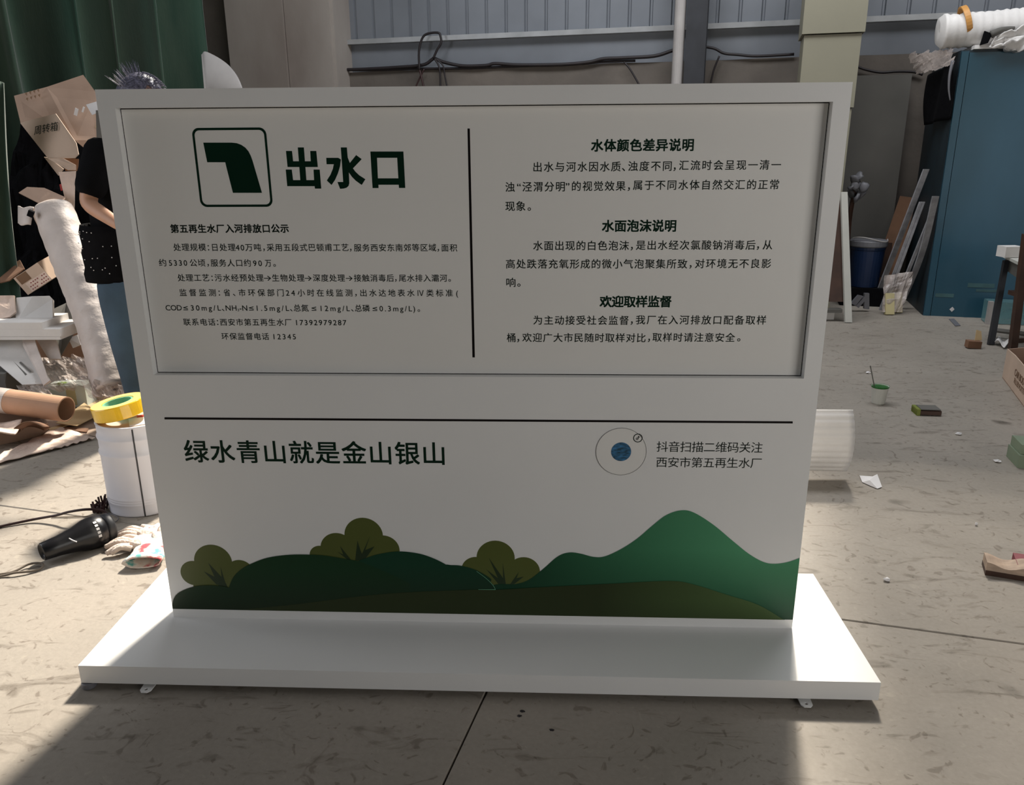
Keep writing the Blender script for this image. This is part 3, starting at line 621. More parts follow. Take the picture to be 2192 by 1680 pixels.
for k in range(5):
    ang = 0.55 - 0.22 * k; up = axd.cross(side); d = side * math.cos(ang) + up * math.sin(ang) * -1
    box(bm, cc + d * 0.0622, (0.0105, 0.0085, 0.0012), Matrix((axd, d.cross(axd), d)).transposed().to_4x4())
part('letter_marks', bm, M['label'], nz)
bm = NB(); q = A + axd * L * 0.42; tube(bm, [q + side * 0.043 + Vector((-0.012, 0, 0.008)), q + side * 0.0435, q + side * 0.044 + Vector((0.014, 0, -0.006))], 0.0022, seg=6); part('trigger_mark', bm, M['label'], nz)
# cables at the left
bm = NB(); tube(bm, [F(-60, 1142, 0.006), F(0, 1127, 0.006), F(70, 1112, 0.012), F(120, 1103, 0.03), F(150, 1095, 0.05), F(190, 1090, 0.06), F(222, 1094, 0.045), F(232, 1110, 0.02), F(238, 1112, 0.012)], 0.0052, seg=8)
tag(done('power_cable', bm, M['cable'], smooth=True), 'thick dark red cable running from the left to the black vacuum', 'cable')
bm = NB(); tube(bm, [F(110, 1107, 0.004), F(160, 1106, 0.004), F(205, 1104, 0.004), F(226, 1100, 0.004)], 0.0022, seg=6)
tag(done('thin_wire', bm, M['cord'], smooth=True), 'thin straight wire under the dark red cable', 'wire')
bm = NB(); r0 = [F(232, 1098, 0.004), F(246, 1103, 0.006), F(254, 1110, 0.004), F(246, 1117, 0.004), F(233, 1118, 0.004)]; tube(bm, r0, 0.0018, seg=6)
tag(done('thin_wire', bm, M['lid'], smooth=True), 'short loop of silvery wire beside the foot of the pail', 'wire')
bm = NB(); tube(bm, [F(-60, 1236, 0.005), F(0, 1229, 0.005), F(30, 1223, 0.006), F(60, 1208, 0.012), F(82, 1205, 0.014), F(92, 1209, 0.010), F(84, 1218, 0.006), F(60, 1223, 0.009), F(30, 1226, 0.012), F(5, 1232, 0.006), F(-60, 1240, 0.005)], 0.0042, seg=8)
tag(done('cord_loop', bm, M['cord'], smooth=True), 'grey-brown cord folded into a loop on the floor below the vacuum', 'cord')
bm = NB(); bb = F(222, 1096)
for k in range(26):
    p = bb + Vector((random.uniform(-0.03, 0.03), random.uniform(-0.02, 0.035), 0.004)); tube(bm, [p, p + Vector((random.uniform(-.02, .02), random.uniform(-.02, .02), random.uniform(0.02, 0.06)))], 0.004, seg=5, n=2)
tag(done('brush_head', bm, M['cable']), 'small dark bristle tuft where the cable meets the vacuum', 'brush')
# gloves
def blob(bm, c, s, rot=(0, 0, 0), seg=3, wob=0.15, sd=0):
    m = Matrix.Translation(Vector(c)) @ Euler(rot).to_matrix().to_4x4() @ Matrix.Diagonal((*s, 1))
    r = bmesh.ops.create_icosphere(bm, subdivisions=seg, radius=1)
    for v in r['verts']:
        v.co *= 1 + wob * noise.noise(v.co * 1.8 + Vector((sd, sd * 2, 0))); v.co = m @ v.co
def glove(name, base, ang, m, label, cat, cuff=None, sc=1.0):
    root = thing(name, Vector((base.x, base.y, 0)), label, cat, 'work gloves beside the pail')
    d = Vector((math.cos(ang), math.sin(ang), 0)); n = Vector((-d.y, d.x, 0))
    bm = NB(); blob(bm, base + Vector((0, 0, 0.022)), (0.055 * sc, 0.042 * sc, 0.021), (0, 0, ang), wob=0.3, sd=base.x * 9)
    for k, off in enumerate((-0.030, -0.010, 0.011, 0.030)):
        ln = (0.075, 0.088, 0.083, 0.066)[k] * sc; s0 = base + d * 0.035 * sc + n * off * sc + Vector((0, 0, 0.018))
        bend = n * random.uniform(-0.02, 0.02)
        tube(bm, [s0, s0 + d * ln * 0.5 + bend * 0.5 + Vector((0, 0, 0.012)), s0 + d * ln + bend + Vector((0, 0, -0.004))], lambda t: 0.0125 * sc * (1 - 0.25 * t), seg=8, n=4)
    s0 = base - n * 0.03 * sc + Vector((0, 0, 0.014)); tube(bm, [s0, s0 - n * 0.03 * sc + d * 0.02, s0 - n * 0.045 * sc + d * 0.05 * sc], lambda t: 0.0135 * sc * (1 - 0.2 * t), seg=8, n=4)
    part('hand_part', bm, m, root, smooth=True)
    bm = NB(); p = base - d * 0.035 * sc
    g0 = []
    for i in range(7):
        t = i / 6; cx = p - d * 0.085 * sc * t; w = (0.040 + 0.010 * t) * sc; h = 0.020 + 0.006 * math.sin(t * 9)
        g0.append([bm.verts.new(cx + n * w * math.cos(a) * (1 + 0.08 * math.sin(5 * a + t * 7)) + Vector((0, 0, 0.024 + h * math.sin(a)))) for a in [2 * math.pi * k / 20 for k in range(20)]])
    for P_, Q in zip(g0, g0[1:]):
        for k in range(20): bm.faces.new([P_[k], P_[(k + 1) % 20], Q[(k + 1) % 20], Q[k]])
    cf = part('cuff', bm, cuff or m, root, smooth=True); cf.modifiers.new('th', 'SOLIDIFY').thickness = 0.003
    return root
glove('work_glove', F(322, 1152), math.radians(190), M['cloth'], 'cream cotton glove lying against the sign edge, topmost of the pile', 'glove')
glove('work_glove', F(306, 1172), math.radians(205), M['cloth'], 'pale cotton glove with crumpled fingers pointing left on the floor', 'glove')
glove('floral_glove', F(334, 1172), math.radians(100), M['floral'], 'floral red and teal cotton glove nearest the white base', 'glove', sc=1.3)

# ================================================================== left: the heap of packaging
def sheet(name, pts, th, m, label, cat='cardboard', group=None, bevel=0, parent=None):
    """pts: (u, v, y) corners read at their own depth"""
    bm = NB(); slab(bm, [Y(*p) for p in pts], th)
    o = done(name, bm, m, parent, bevel=bevel)
    if parent is None: tag(o, label, cat, group)
    return o
# open carton with flaps
crt = thing('open_carton', Y(130, 330, 3.0) * 1.0, 'big opened brown carton with stamped flap leaning high on the heap', 'carton')
crt.location = Y(130, 340, 3.2)
sheet('back_panel', [(30, 205, 3.3), (100, 186, 3.35), (178, 160, 3.4), (204, 196, 3.35), (235, 262, 3.25), (212, 300, 3.15), (182, 318, 3.1), (160, 300, 3.1), (44, 263, 3.2)], 0.006, M['card'], None, parent=crt)
fl = sheet('flap', [(43, 263, 3.18), (80, 253, 3.15), (119, 243, 3.12), (163, 306, 2.98), (168, 330, 2.95), (160, 338, 2.95), (102, 338, 3.0)], 0.005, M['cardl'], None, parent=crt)
fl['label'] = 'pale flap with printed characters'
sheet('flap', [(94, 336, 3.05), (104, 338, 3.02), (136, 362, 2.98), (125, 376, 3.0)], 0.005, M['cardl'], None, parent=crt)
sheet('flap', [(102, 339, 2.98), (134, 338, 2.98), (162, 353, 2.94), (162, 364, 2.94), (145, 364, 2.95)], 0.005, M['cardl'], None, parent=crt)
sheet('side_panel', [(134, 338, 3.06), (168, 340, 3.04), (166, 366, 3.04), (140, 366, 3.05)], 0.005, M['cardd'], None, parent=crt)
pA, pB = Y(78, 283, 3.12), Y(126, 273, 3.06); nn = (Y(43, 263, 3.18) - Y(119, 243, 3.12)).cross(Y(160, 338, 2.95) - Y(119, 243, 3.12)).normalized()
mid = (Y(43, 263, 3.18) + Y(119, 243, 3.12) + Y(160, 338, 2.95) + Y(102, 338, 3.0)) / 4
if nn.dot(CL - mid) < 0: nn = -nn
dd = ray(102, 278); pt = CL + dd * ((mid - CL).dot(nn) / dd.dot(nn))
xd = (CL + ray(126, 273) * ((mid - CL).dot(nn) / ray(126, 273).dot(nn))) - (CL + ray(78, 283) * ((mid - CL).dot(nn) / ray(78, 283).dot(nn)))
word('flap_print', '周转箱', xd.length * 0.36, pt + nn * 0.012, xd, nn, M['ink'], fl)
def onplane(pts3, u, v, off=0.004):
    a, b, c = pts3; n = (b - a).cross(c - a).normalized()
    if n.dot(CL - a) < 0: n = -n
    d = ray(u, v); return CL + d * ((a - CL).dot(n) / d.dot(n)) + n * off, n
bk = [Y(30, 205, 3.3), Y(178, 160, 3.4), Y(182, 318, 3.1)]
for (u, v, w, h, r) in ((172, 250, 0.022, 0.045, 0.4), (187, 245, 0.012, 0.035, 0.5)):
    p, n = onplane(bk, u, v, 0.05); bm = NB(); box(bm, p, (w, 0.001, h), (0, r, 0)); part('tape_piece', bm, M['label'], crt)
bm = NB(); slab(bm, [Y(184, 224, 3.05), Y(207, 217, 3.05), Y(212, 240, 3.03), Y(197, 246, 3.03)], 0.002); part('shipping_label', bm, M['label'], crt)
bm = NB()
for r_ in range(2):
    for k in range(4):
        p, n = onplane(bk, 62 + r_ * 2 + k * 8.5, 207 + r_ * 11 - k * 2.6, 0.03); box(bm, p, (0.011, 0.001, 0.012), (0, 0.25, 0)); box(bm, p + Vector((0.004, 0, -0.002)), (0.004, 0.0012, 0.02), (0, 0.25, 0))
part('faded_stamp', bm, M['card2'], crt)['kind'] = 'stuff'
sheet('yellow_board', [(196, 306, 3.2), (207, 262, 3.2), (216, 262, 3.2), (214, 306, 3.2)], 0.01, M['ytape'], 'narrow pale yellow board behind the person, beside the carton', 'board')
sheet('grey_board', [(205, 236, 2.9), (228, 236, 2.9), (232, 306, 2.9), (207, 306, 2.9)], 0.01, M['gboard'], 'grey board between the carton and the sign edge', 'board')
sheet('paper_scrap', [(125, 368, 2.9), (162, 366, 2.9), (160, 395, 2.88), (158, 470, 2.85), (140, 430, 2.88)], 0.004, M['foamp'], 'pinkish white paper strip hanging below the carton flaps', 'paper')
sheet('red_scrap', [(127, 395, 2.95), (134, 392, 2.95), (140, 405, 2.93), (130, 408, 2.93)], 0.004, M['redm'], 'small red scrap beside the hanging paper strip', 'scrap')
sheet('cardboard_sheet', [(40, 412, 2.8), (58, 400, 2.85), (95, 402, 2.85), (140, 422, 2.8), (128, 440, 2.7), (95, 440, 2.7)], 0.006, M['card'], 'brown cardboard sheet lying above the bubble wrap roll', 'cardboard')
# bubble wrap roll
T0, T1 = Y(112, 448, 2.55), Y(246, 835, 2.05); rl = T1 - T0; ax = rl.normalized(); Lr = rl.length
roll = thing('bubble_wrap_roll', T1, 'long pinkish white roll of bubble wrap leaning diagonally beside the person', 'roll')
bm = NB(); prof = [(0.02, 0.004), (0.10, 0.0)] + [(0.108 + 0.0012 * math.sin(k * 1.3), Lr * (k + 0.5) / 60) for k in range(60)] + [(0.10, Lr), (0.02, Lr - 0.004)]
lathe(bm, prof, T0, ax, seg=48)
for v in bm.verts:
    t = (v.co - T0).dot(ax); c = T0 + ax * t; r = v.co - c
    if r.length > 0.06:
        n1 = noise.noise(Vector((r.x * 9, r.y * 9, t * 2))) * 0.012 + noise.noise(v.co * 22) * 0.004
        v.co += r.normalized() * n1
    v.co += Vector((0.03, 0, 0)) * math.sin(t / Lr * math.pi)
part('wrap', bm, M['wrap'], roll, smooth=True)
bm = NB(); lathe(bm, [(0.0, -0.002), (0.021, -0.002), (0.021, 0.02), (0, 0.02)], T0, ax, seg=20); part('core', bm, M['cardd'], roll)
bm = NB(); sheet_grid(bm, [Y(38, 441, 2.5), Y(72, 443, 2.45), Y(66, 482, 2.42), Y(38, 478, 2.48)], 8, 8, lambda s, t: Vector((0, -0.03 * math.sin(s * 3), 0.004 * math.sin(9 * s))), 0.004); part('loose_end', bm, M['wrap'], roll, smooth=True)
bm = NB(); box(bm, Y(66, 457, 2.40), (0.028, 0.02, 0.035), (0.2, 0.5, 0.3)); tag(done('black_clip', bm, M['blackm'], bevel=0.004), 'small black block on the top corner of the bubble wrap roll', 'clip')
# cartons and boards
def tilted_carton():
    c = Y(85, 588, 2.5); rot = Euler((0.25, -0.48, -0.2)); Rm = rot.to_matrix()
    root = thing('small_carton', c + Rm @ Vector((0, 0, -0.06)), 'small brown carton with red print tilted behind the wrap roll', 'carton')
    bm = NB(); box(bm, c, (0.21, 0.13, 0.115), rot); part('carton_body', bm, M['cardl'], root, bevel=0.002)
    f = lambda x, z, y=-0.0655: c + Rm @ Vector((x, y, z))
    bm = NB(); box(bm, f(-0.045, 0.03), (0.085, 0.0012, 0.05), rot); part('packing_tape', bm, M['brownp'], root)
    bm = NB(); box(bm, f(0.02, -0.028), (0.165, 0.001, 0.055), rot); lb = part('printed_label', bm, M['foamp'], root)
    bm = NB()
    for r_ in range(3):
        for k in range(8):
            if (k + r_) % 5: box(bm, f(-0.045 + k * 0.019, -0.012 - r_ * 0.017, -0.0665), (0.010, 0.0008, 0.006), rot)
    part('red_print', bm, M['redp'], lb)
tilted_carton()
sheet('cardboard_sheet', [(0, 582, 2.7), (25, 566, 2.75), (42, 556, 2.75), (52, 575, 2.65), (20, 600, 2.6), (0, 605, 2.6)], 0.006, M['cardd'], 'dark brown cardboard at the left edge below the curtain', 'cardboard')
sheet('foam_sheet', [(35, 637, 2.3), (70, 634, 2.3), (106, 633, 2.32), (112, 640, 2.32), (113, 692, 2.2), (33, 692, 2.2)], 0.02, M['foam'], 'grey-white foam sheet standing upright in the heap', 'foam', bevel=0.003)
sheet('cardboard_sheet', [(-40, 633, 2.25), (30, 632, 2.3), (33, 668, 2.22), (20, 678, 2.2), (-40, 690, 2.2)], 0.012, M['foamp'], 'pale pinkish board at the left edge beside the upright foam', 'cardboard')
for k, (u1, v0, v1, lab) in enumerate(((88, 690, 708, 'top one of the white foam slabs lying flat at the left edge'), (126, 704, 720, 'middle one of the white foam slabs lying flat at the left edge'), (127, 720, 727, 'lowest of the white foam slabs lying flat at the left edge'))):
    z0 = Y(60, v1, 2.1).z; z1_ = Y(60, v0, 2.1).z; xr = Y(u1, v0, 2.1).x
    bm = NB(); box(bm, ((xr - 3.1) / 2, 2.22, (z0 + z1_) / 2), (xr + 3.1, 0.26, z1_ - z0 - 0.001), (0, 0.0, 0.03)); tag(done('foam_slab', bm, M['foam'], bevel=0.004), lab, 'foam', 'flat white foam slabs')
sheet('cardboard_sheet', [(112, 662, 2.45), (142, 648, 2.5), (166, 700, 2.4), (128, 766, 2.3), (118, 727, 2.3), (118, 690, 2.35)], 0.008, M['gboard'], 'grey triangular board behind the upright foam sheet', 'board')
bx = thing('dark_carton', Y(150, 780, 2.45), 'reddish brown carton with white label behind the lower end of the roll', 'carton')
sheet('front_panel', [(126, 766, 2.4), (146, 722, 2.45), (162, 690, 2.5), (200, 770, 2.4)], 0.006, M['cardd'], None, parent=bx)
sheet('side_panel', [(75, 727, 2.55), (128, 727, 2.55), (124, 768, 2.5), (75, 768, 2.5)], 0.006, M['cardd'], None, parent=bx)
sheet('label_sticker', [(146, 724, 2.39), (166, 716, 2.40), (173, 738, 2.37), (156, 745, 2.37)], 0.002, M['label'], None, parent=bx)
sheet('foam_sheet', [(78, 727, 2.2), (120, 727, 2.2), (131, 768, 2.1), (104, 768, 2.1)], 0.012, M['wrap'], 'pale wedge of foam sheet hanging under the flat slabs', 'foam')
lb = sheet('white_board', [(-20, 727, 2.2), (50, 727, 2.2), (76, 765, 2.1), (109, 815, 1.95), (101, 821, 1.93), (48, 823, 1.9), (-20, 765, 2.05)], 0.006, M['foam'], 'white corrugated board with cut slots leaning down from the slabs', 'board')
for i_, (p4) in enumerate((((22, 780), (30, 775), (60, 804), (54, 809)), ((43, 779), (47, 777), (70, 798), (66, 800)))):
    bm = NB(); slab(bm, [onplane([Y(-20, 727, 2.2), Y(50, 727, 2.2), Y(101, 821, 1.93)], u, v, 0.012)[0] for u, v in p4], 0.002); part('cut_slot', bm, M['gboard'], lb)
sheet('white_board', [(75, 727, 2.15), (50, 727, 2.17), (50, 740, 2.15), (95, 826, 1.88), (109, 815, 1.9), (104, 810, 1.92)], 0.006, M['wrap'], 'narrow pale board edge beside the slotted white board', 'board')
bm = NB(); box(bm, (-3.02, 2.02, 0.13), (0.66, 0.22, 0.26), (0, 0, 0.1)); tag(done('storage_box', bm, M['gboard'], bevel=0.01), 'dull grey box at the left edge under the slotted white board', 'box')
# plastic film
def film(name, corners, label, m='film', amp=0.03, sd=1, th=0.0):
    bm = NB(); cs3 = [Y(*c) for c in corners]
    sheet_grid(bm, cs3, 34, 22, lambda s, t: Vector((0.2, -1, 0.8)) * (amp * (noise.noise(Vector((s * 6 + sd, t * 5, sd))) + 0.6 * abs(noise.noise(Vector((s * 14 + sd, t * 11, sd)))))), th)
    o = done(name, bm, M[m], smooth=False); tag(o, label, 'plastic film'); return o
film('plastic_film', [(75, 765, 2.3), (190, 765, 2.35), (230, 830, 2.1), (95, 838, 2.0)], 'crumpled clear film heaped behind the tissue box', amp=0.05)
film('plastic_film', [(150, 768, 2.15), (240, 762, 2.2), (276, 850, 1.95), (190, 850, 1.9)], 'glossy crumpled film covering the lower end of the wrap roll', amp=0.05, sd=5)
film('plastic_film', [(200, 828, 2.2), (262, 822, 2.2), (285, 872, 1.95), (205, 876, 1.95)], 'reddish crumpled film on the floor in front of the jeans', amp=0.04, sd=9)
film('plastic_film', [(38, 826, 1.95), (95, 820, 1.95), (122, 858, 1.75), (45, 862, 1.75)], 'thin clear film lying over the paper tube', amp=0.03, sd=12)
# tissue box
tb0 = F(150, 876); c = Vector((-2.36, 2.06, 0.062)); c = F(146, 872) + Vector((0, 0.06, 0.065))
tbx = thing('tissue_box', (c.x, c.y, 0), 'pale green tissue box with leaf print behind the paper tube', 'box')
rot = (0, 0, 0.06)
bm = NB(); box(bm, c, (0.215, 0.12, 0.125), rot); part('box_body', bm, M['tissue'], tbx, bevel=0.003)
bm = NB(); box(bm, c + Vector((-0.055, -0.058, 0.0)), (0.10, 0.006, 0.12), rot); part('teal_print', bm, M['tealp'], tbx)
bm = NB(); 
for k in range(9):
    a = k * 0.7; blob(bm, c + Vector((-0.045 + 0.018 * math.cos(a), -0.01 + 0.022 * math.sin(a), 0.0635)), (0.014, 0.007, 0.001), (0, 0, a), seg=1, wob=0)
part('leaf_print', bm, M['leaf'], tbx)
bm = NB(); box(bm, c + Vector((0.03, -0.0605, 0.0)), (0.05, 0.003, 0.10), rot); part('cream_print', bm, M['ytape'], tbx)
# netting ball
bm = NB(); c0 = F(212, 858) + Vector((0, 0.02, 0.055)); pts = []
for k in range(46): a = k * 2.4; pts.append(c0 + Vector((0.055 * math.cos(a) + random.uniform(-.02, .02), 0.03 * math.sin(a * 1.3), 0.035 * math.sin(a * 0.7) + random.uniform(-.012, .012))))
tube(bm, pts, 0.0035, seg=5, n=3)
tag(done('netting_ball', bm, M['wrap'], smooth=True), 'tangled ball of pale plastic netting right of the tissue box', 'netting')
# paper tube
A = F(-60, 895) ; A = Y(-60, 848, 1.80); B = Y(142, 876, 1.72); ax = (B - A).normalized(); Lt = (B - A).length
tbe = thing('paper_tube', Vector((B.x, B.y, 0)), 'thick brown paper tube with open end, lying at the left', 'tube')
bm = NB(); lathe(bm, [(0.050, 0), (0.064, 0), (0.064, Lt), (0.0585, Lt + 0.001), (0.0575, Lt), (0.0575, Lt - 0.3), (0.050, Lt - 0.3), (0.050, 0)], A, ax, seg=40); part('tube_wall', bm, M['tube'], tbe)
bm = NB(); lathe(bm, [(0.0645, 0), (0.0652, 0.0), (0.0652, Lt * 0.42), (0.0645, Lt * 0.42)], A, ax, seg=40); part('film_sleeve', bm, M['wrap'], tbe)
# tray box with curved sheet
tr = thing('cardboard_tray', F(50, 955), 'shallow cardboard tray with curled sheets at the left edge', 'box')
P0, P1, P2, P3 = F(-70, 968), F(104, 928), F(86, 897), F(-70, 915)
def wallp(a, b, h, nm='tray_wall', m='card'):
    bm = NB(); slab(bm, [a, b, b + Vector((0, 0, h)), a + Vector((0, 0, h))], 0.006); part(nm, bm, M[m], tr)
wallp(P0, P1, 0.06); wallp(P1, P2, 0.055); wallp(P3, P2, 0.06)
bm = NB(); slab(bm, [P0 + Vector((0, 0, 0.002)), P1 + Vector((0, 0, 0.002)), P2 + Vector((0, 0, 0.002)), P3 + Vector((0, 0, 0.002))], 0.003); part('tray_bottom', bm, M['cardd'], tr)
bm = NB(); mid0 = F(30, 930); 
sheet_grid(bm, [F(28, 932, 0.03), F(30, 918, 0.14), F(92, 915, 0.12), F(92, 922, 0.02)], 10, 10, lambda s, t: Vector((0, 0, 0.03 * math.sin(math.pi * t))) + Vector((0.02, 0.03, 0)) * math.sin(math.pi * s), 0.004)
tag(done('curled_cardboard', bm, M['cardd'], smooth=True), 'dark curled cardboard sheet standing in the tray', 'cardboard')
bm = NB(); sheet_grid(bm, [F(-60, 940, 0.075), F(30, 925, 0.09), F(48, 905, 0.09), F(-60, 895, 0.10)], 12, 8, lambda s, t: Vector((0, 0, 0.02 * math.sin(s * 4 + t * 3))), 0.008)
tag(done('foam_sheet', bm, M['foamp'], smooth=True), 'pale curled foam sheet lying over the cardboard tray', 'foam')
# corrugated wrap on floor
bm = NB(); sheet_grid(bm, [F(-70, 1012, 0.006), F(98, 968, 0.006), F(204, 940, 0.004), F(126, 916, 0.006)], 60, 16, lambda s, t: Vector((0, 0, 0.006 + 0.005 * math.sin(t * 38) + 0.006 * noise.noise(Vector((s * 7, t * 4, 0))))), 0.003)
tag(done('corrugated_wrap', bm, M['foamp'], smooth=True), 'ribbed pinkish foam wrap spread on the floor in front of the tray', 'wrap')
sheet_list = [('kraft_sheet', [(120, 906), (182, 872), (215, 888), (200, 905), (165, 912)], 0.03, 'kraft', 'yellow kraft paper sheet bent up in front of the tissue box', 'paper'),
 ('kraft_sheet', [(180, 870), (195, 848), (250, 845), (262, 868), (215, 884)], 0.006, 'kraft', 'flat kraft sheet under the netting ball', 'paper'),
 ('cardboard_sheet', [(150, 915), (205, 892), (245, 888), (250, 905), (205, 935), (160, 925)], 0.004, 'cardl', 'pale cardboard sheet on the floor left of the pail', 'cardboard'),
 ('cardboard_sheet', [(200, 888), (300, 862), (330, 885), (240, 900)], 0.003, 'foamp', 'flat pinkish cardboard behind the pail', 'cardboard'),
 ('cardboard_sheet', [(60, 905), (120, 890), (175, 902), (150, 920), (95, 935)], 0.003, 'card', 'brown cardboard sheet under the open end of the tube', 'cardboard')]
for nm, pp, z, m, lab, cat in sheet_list:
    bm = NB(); pts = [F(u, v, 0.004 if k % 2 else z) for k, (u, v) in enumerate(pp)]
    cx = sum((p for p in pts), Vector()) / len(pts); 
    slab(bm, [Vector((p.x, p.y, z)) for p in pts], 0.003, Vector((0, 0, 1)))
    o = done(nm, bm, M[m]); tag(o, lab, cat)
bm = NB(); slab(bm, [F(104, 922, 0.012), F(104, 916, 0.014), F(212, 886, 0.03), F(212, 890, 0.028)], 0.003); tag(done('yellow_strip', bm, M['kraft']), 'long narrow yellow strip crossing the floor left of the pail', 'strip')
bm = NB(); slab(bm, [F(138, 915, 0.010), F(138, 920, 0.010), F(186, 926, 0.01), F(190, 918, 0.014)], 0.004); tag(done('dark_strip', bm, M['cardd']), 'short dark cardboard strip beside the ribbed foam wrap', 'strip')
# curled white foam whose tip shows over the sign
bm = NB(); cc0 = [Y(432, 118, 4.6), Y(445, 112, 4.6), Y(490, 140, 4.5), Y(518, 185, 4.4), Y(530, 260, 4.3)]
cs_ = smooth_pts(cc0, 8); rows = []
for p in cs_: rows.append([bm.verts.new(p), bm.verts.new(p + Vector((0.02, -0.08, -0.35))), bm.verts.new(p + Vector((0.04, -0.12, -1.0))), bm.verts.new(Vector((p.x + 0.05, p.y - 0.1, 0.002)))])
for a, b in zip(rows, rows[1:]):
    for k in range(3): bm.faces.new([a[k], b[k], b[k + 1], a[k + 1]])
fo = done('curled_foam_sheet', bm, M['pipe'], smooth=True); fo.modifiers.new('t', 'SOLIDIFY').thickness = 0.012
tag(fo, 'cream curled foam sheet peeping over the sign beside the curtain', 'foam')

film('shade_backdrop', [(44, 262, 3.55), (240, 255, 3.55), (262, 760, 3.0), (-60, 760, 3.0)], 'black tarpaulin standing in for the shade behind the cartons and the wrap roll', 'blackm', amp=0.12, sd=21, th=0.004)['category'] = 'backdrop'  # black sheet added to darken the shaded gap behind the heap
bm = NB(); sheet_grid(bm, [Y(-60, 150, 2.9), Y(2, 178, 2.9), Y(42, 700, 2.6), Y(-60, 700, 2.6)], 24, 24, lambda s_, t: Vector((0, 0.05 * math.sin(s_ * 9 + 0.6 * math.sin(t * 4)), 0)), 0.006)
tag(done('curtain_fold', bm, M['curtain'], smooth=True), 'loose green curtain fold hanging forward at the far left edge', 'curtain')

# ================================================================== person
PYD = 1.96
def K(u, v, y): return Y(u, v, y)
def skinmesh(name, nodes, edges, m, parent, sub=2, root=0):
    """nodes: list of (Vector, rx, ry)"""
    me = bpy.data.meshes.new(name); me.from_pydata([n[0] for n in nodes], edges, []); o = bpy.data.objects.new(name, me); C.objects.link(o)
    mdf = o.modifiers.new('s', 'SKIN'); mdf.use_smooth_shade = True
    for i, n in enumerate(nodes): me.skin_vertices[0].data[i].radius = (n[1], n[2] if len(n) > 2 else n[1])
    for d in me.skin_vertices[0].data: d.use_root = False
    me.skin_vertices[0].data[root].use_root = True
    sb = o.modifiers.new('u', 'SUBSURF'); sb.levels = sub; sb.render_levels = sub
    bpy.context.view_layer.update()
    nm = bpy.data.meshes.new_from_object(o.evaluated_get(bpy.context.evaluated_depsgraph_get()))
    bpy.data.objects.remove(o); bpy.data.meshes.remove(me)
    for p in nm.polygons: p.use_smooth = True
    return link(name, nm, m, parent)
pel = K(262, 585, 1.98); foot = Vector((-1.97, 1.97, 0))
psn = thing('person', (pel.x, pel.y, 0), 'person in black t-shirt and blue jeans bending to work behind the sign', 'person')
chest = K(252, 400, 1.97); neck = K(268, 300, 1.97); head = K(298, 218, 1.97)
waist = K(256, 500, 1.98)
shN = K(214, 328, 1.83); shF = K(262, 318, 2.12)
elN = K(186, 436, 1.76); wrN = K(262, 486, 1.62); hdN = K(292, 500, 1.58)
elF = K(262, 440, 2.2); wrF = K(300, 470, 2.02); 
hpN = K(250, 600, 1.88); hpF = K(275, 596, 2.06)
knN = K(274, 735, 1.86); knF = K(300, 725, 2.08)
anN = K(306, 872, 1.92); anN.z = 0.09; anF = K(330, 862, 2.1); anF.z = 0.09
N_ = [(pel, 0.055, 0.05), (waist, 0.10, 0.08), (chest, 0.12, 0.09), (neck, 0.052), (head + Vector((-0.01, 0, -0.07)), 0.05),
      (shN, 0.058), (elN, 0.042), (wrN, 0.027), (shF, 0.058), (elF, 0.042), (wrF, 0.027),
      (hpN, 0.055), (knN, 0.05), (anN, 0.042), (hpF, 0.055), (knF, 0.062), (anF, 0.042)]
E_ = [(0, 1), (1, 2), (2, 3), (3, 4), (2, 5), (5, 6), (6, 7), (2, 8), (8, 9), (9, 10), (0, 11), (11, 12), (12, 13), (0, 14), (14, 15), (15, 16)]
skinmesh('body', N_, E_, M['skin'], psn)
def hand(w, el):
    d = (w - el).normalized(); n = d.cross(Vector((0, 0, 1))).normalized(); up = n.cross(d)
    bm = NB(); pc_ = w + d * 0.045; blob(bm, pc_, (0.05, 0.040, 0.016), Matrix((d, n, up)).transposed().to_euler(), wob=0)
    for k, (off, ln) in enumerate(((-0.030, 0.068), (-0.010, 0.080), (0.011, 0.076), (0.030, 0.060))):
        s0 = w + d * 0.080 + n * off
        tube(bm, [s0 - d * 0.02, s0 + d * ln * 0.4, s0 + d * ln * 0.75 - up * ln * 0.3, s0 + d * ln * 0.8 - up * ln * 0.62], lambda t: 0.0095 * (1 - 0.2 * t), seg=8, n=3)
    s0 = w + d * 0.03 - n * 0.03; tube(bm, [s0, s0 - n * 0.022 + d * 0.02, s0 - n * 0.026 + d * 0.05 - up * 0.012], lambda t: 0.011 * (1 - 0.2 * t), seg=8, n=3)
    part('hand', bm, M['skin'], psn, smooth=True)
hand(wrN, elN); hand(wrF, elF)
# clothes
skinmesh('t_shirt', [(waist, 0.145, 0.125), (chest, 0.158, 0.125), (neck + (chest - neck) * 0.22, 0.09, 0.08), (shN, 0.088), (shN.lerp(elN, 0.55), 0.078), (shN.lerp(elN, 0.9), 0.076), (shF, 0.085), (shF.lerp(elF, 0.85), 0.07), (pel + Vector((0, 0, 0.06)), 0.14, 0.12)],
  [(0, 1), (1, 2), (1, 3), (3, 4), (4, 5), (1, 6), (6, 7), (0, 8)], M['shirt'], psn)
skinmesh('jeans', [(pel, 0.158, 0.14), (hpN, 0.112), (hpN.lerp(knN, 0.5), 0.100), (knN, 0.088), (knN.lerp(anN, 0.5), 0.078), (anN, 0.075), (hpF, 0.112), (knF, 0.088), (anF, 0.075), (pel + Vector((0, 0, 0.07)), 0.135, 0.12)],
  [(0, 1), (1, 2), (2, 3), (3, 4), (4, 5), (0, 6), (6, 7), (7, 8), (0, 9)], M['jean'], psn)
bm = NB(); bc = pel + Vector((-0.01, 0, 0.12))
rings = []
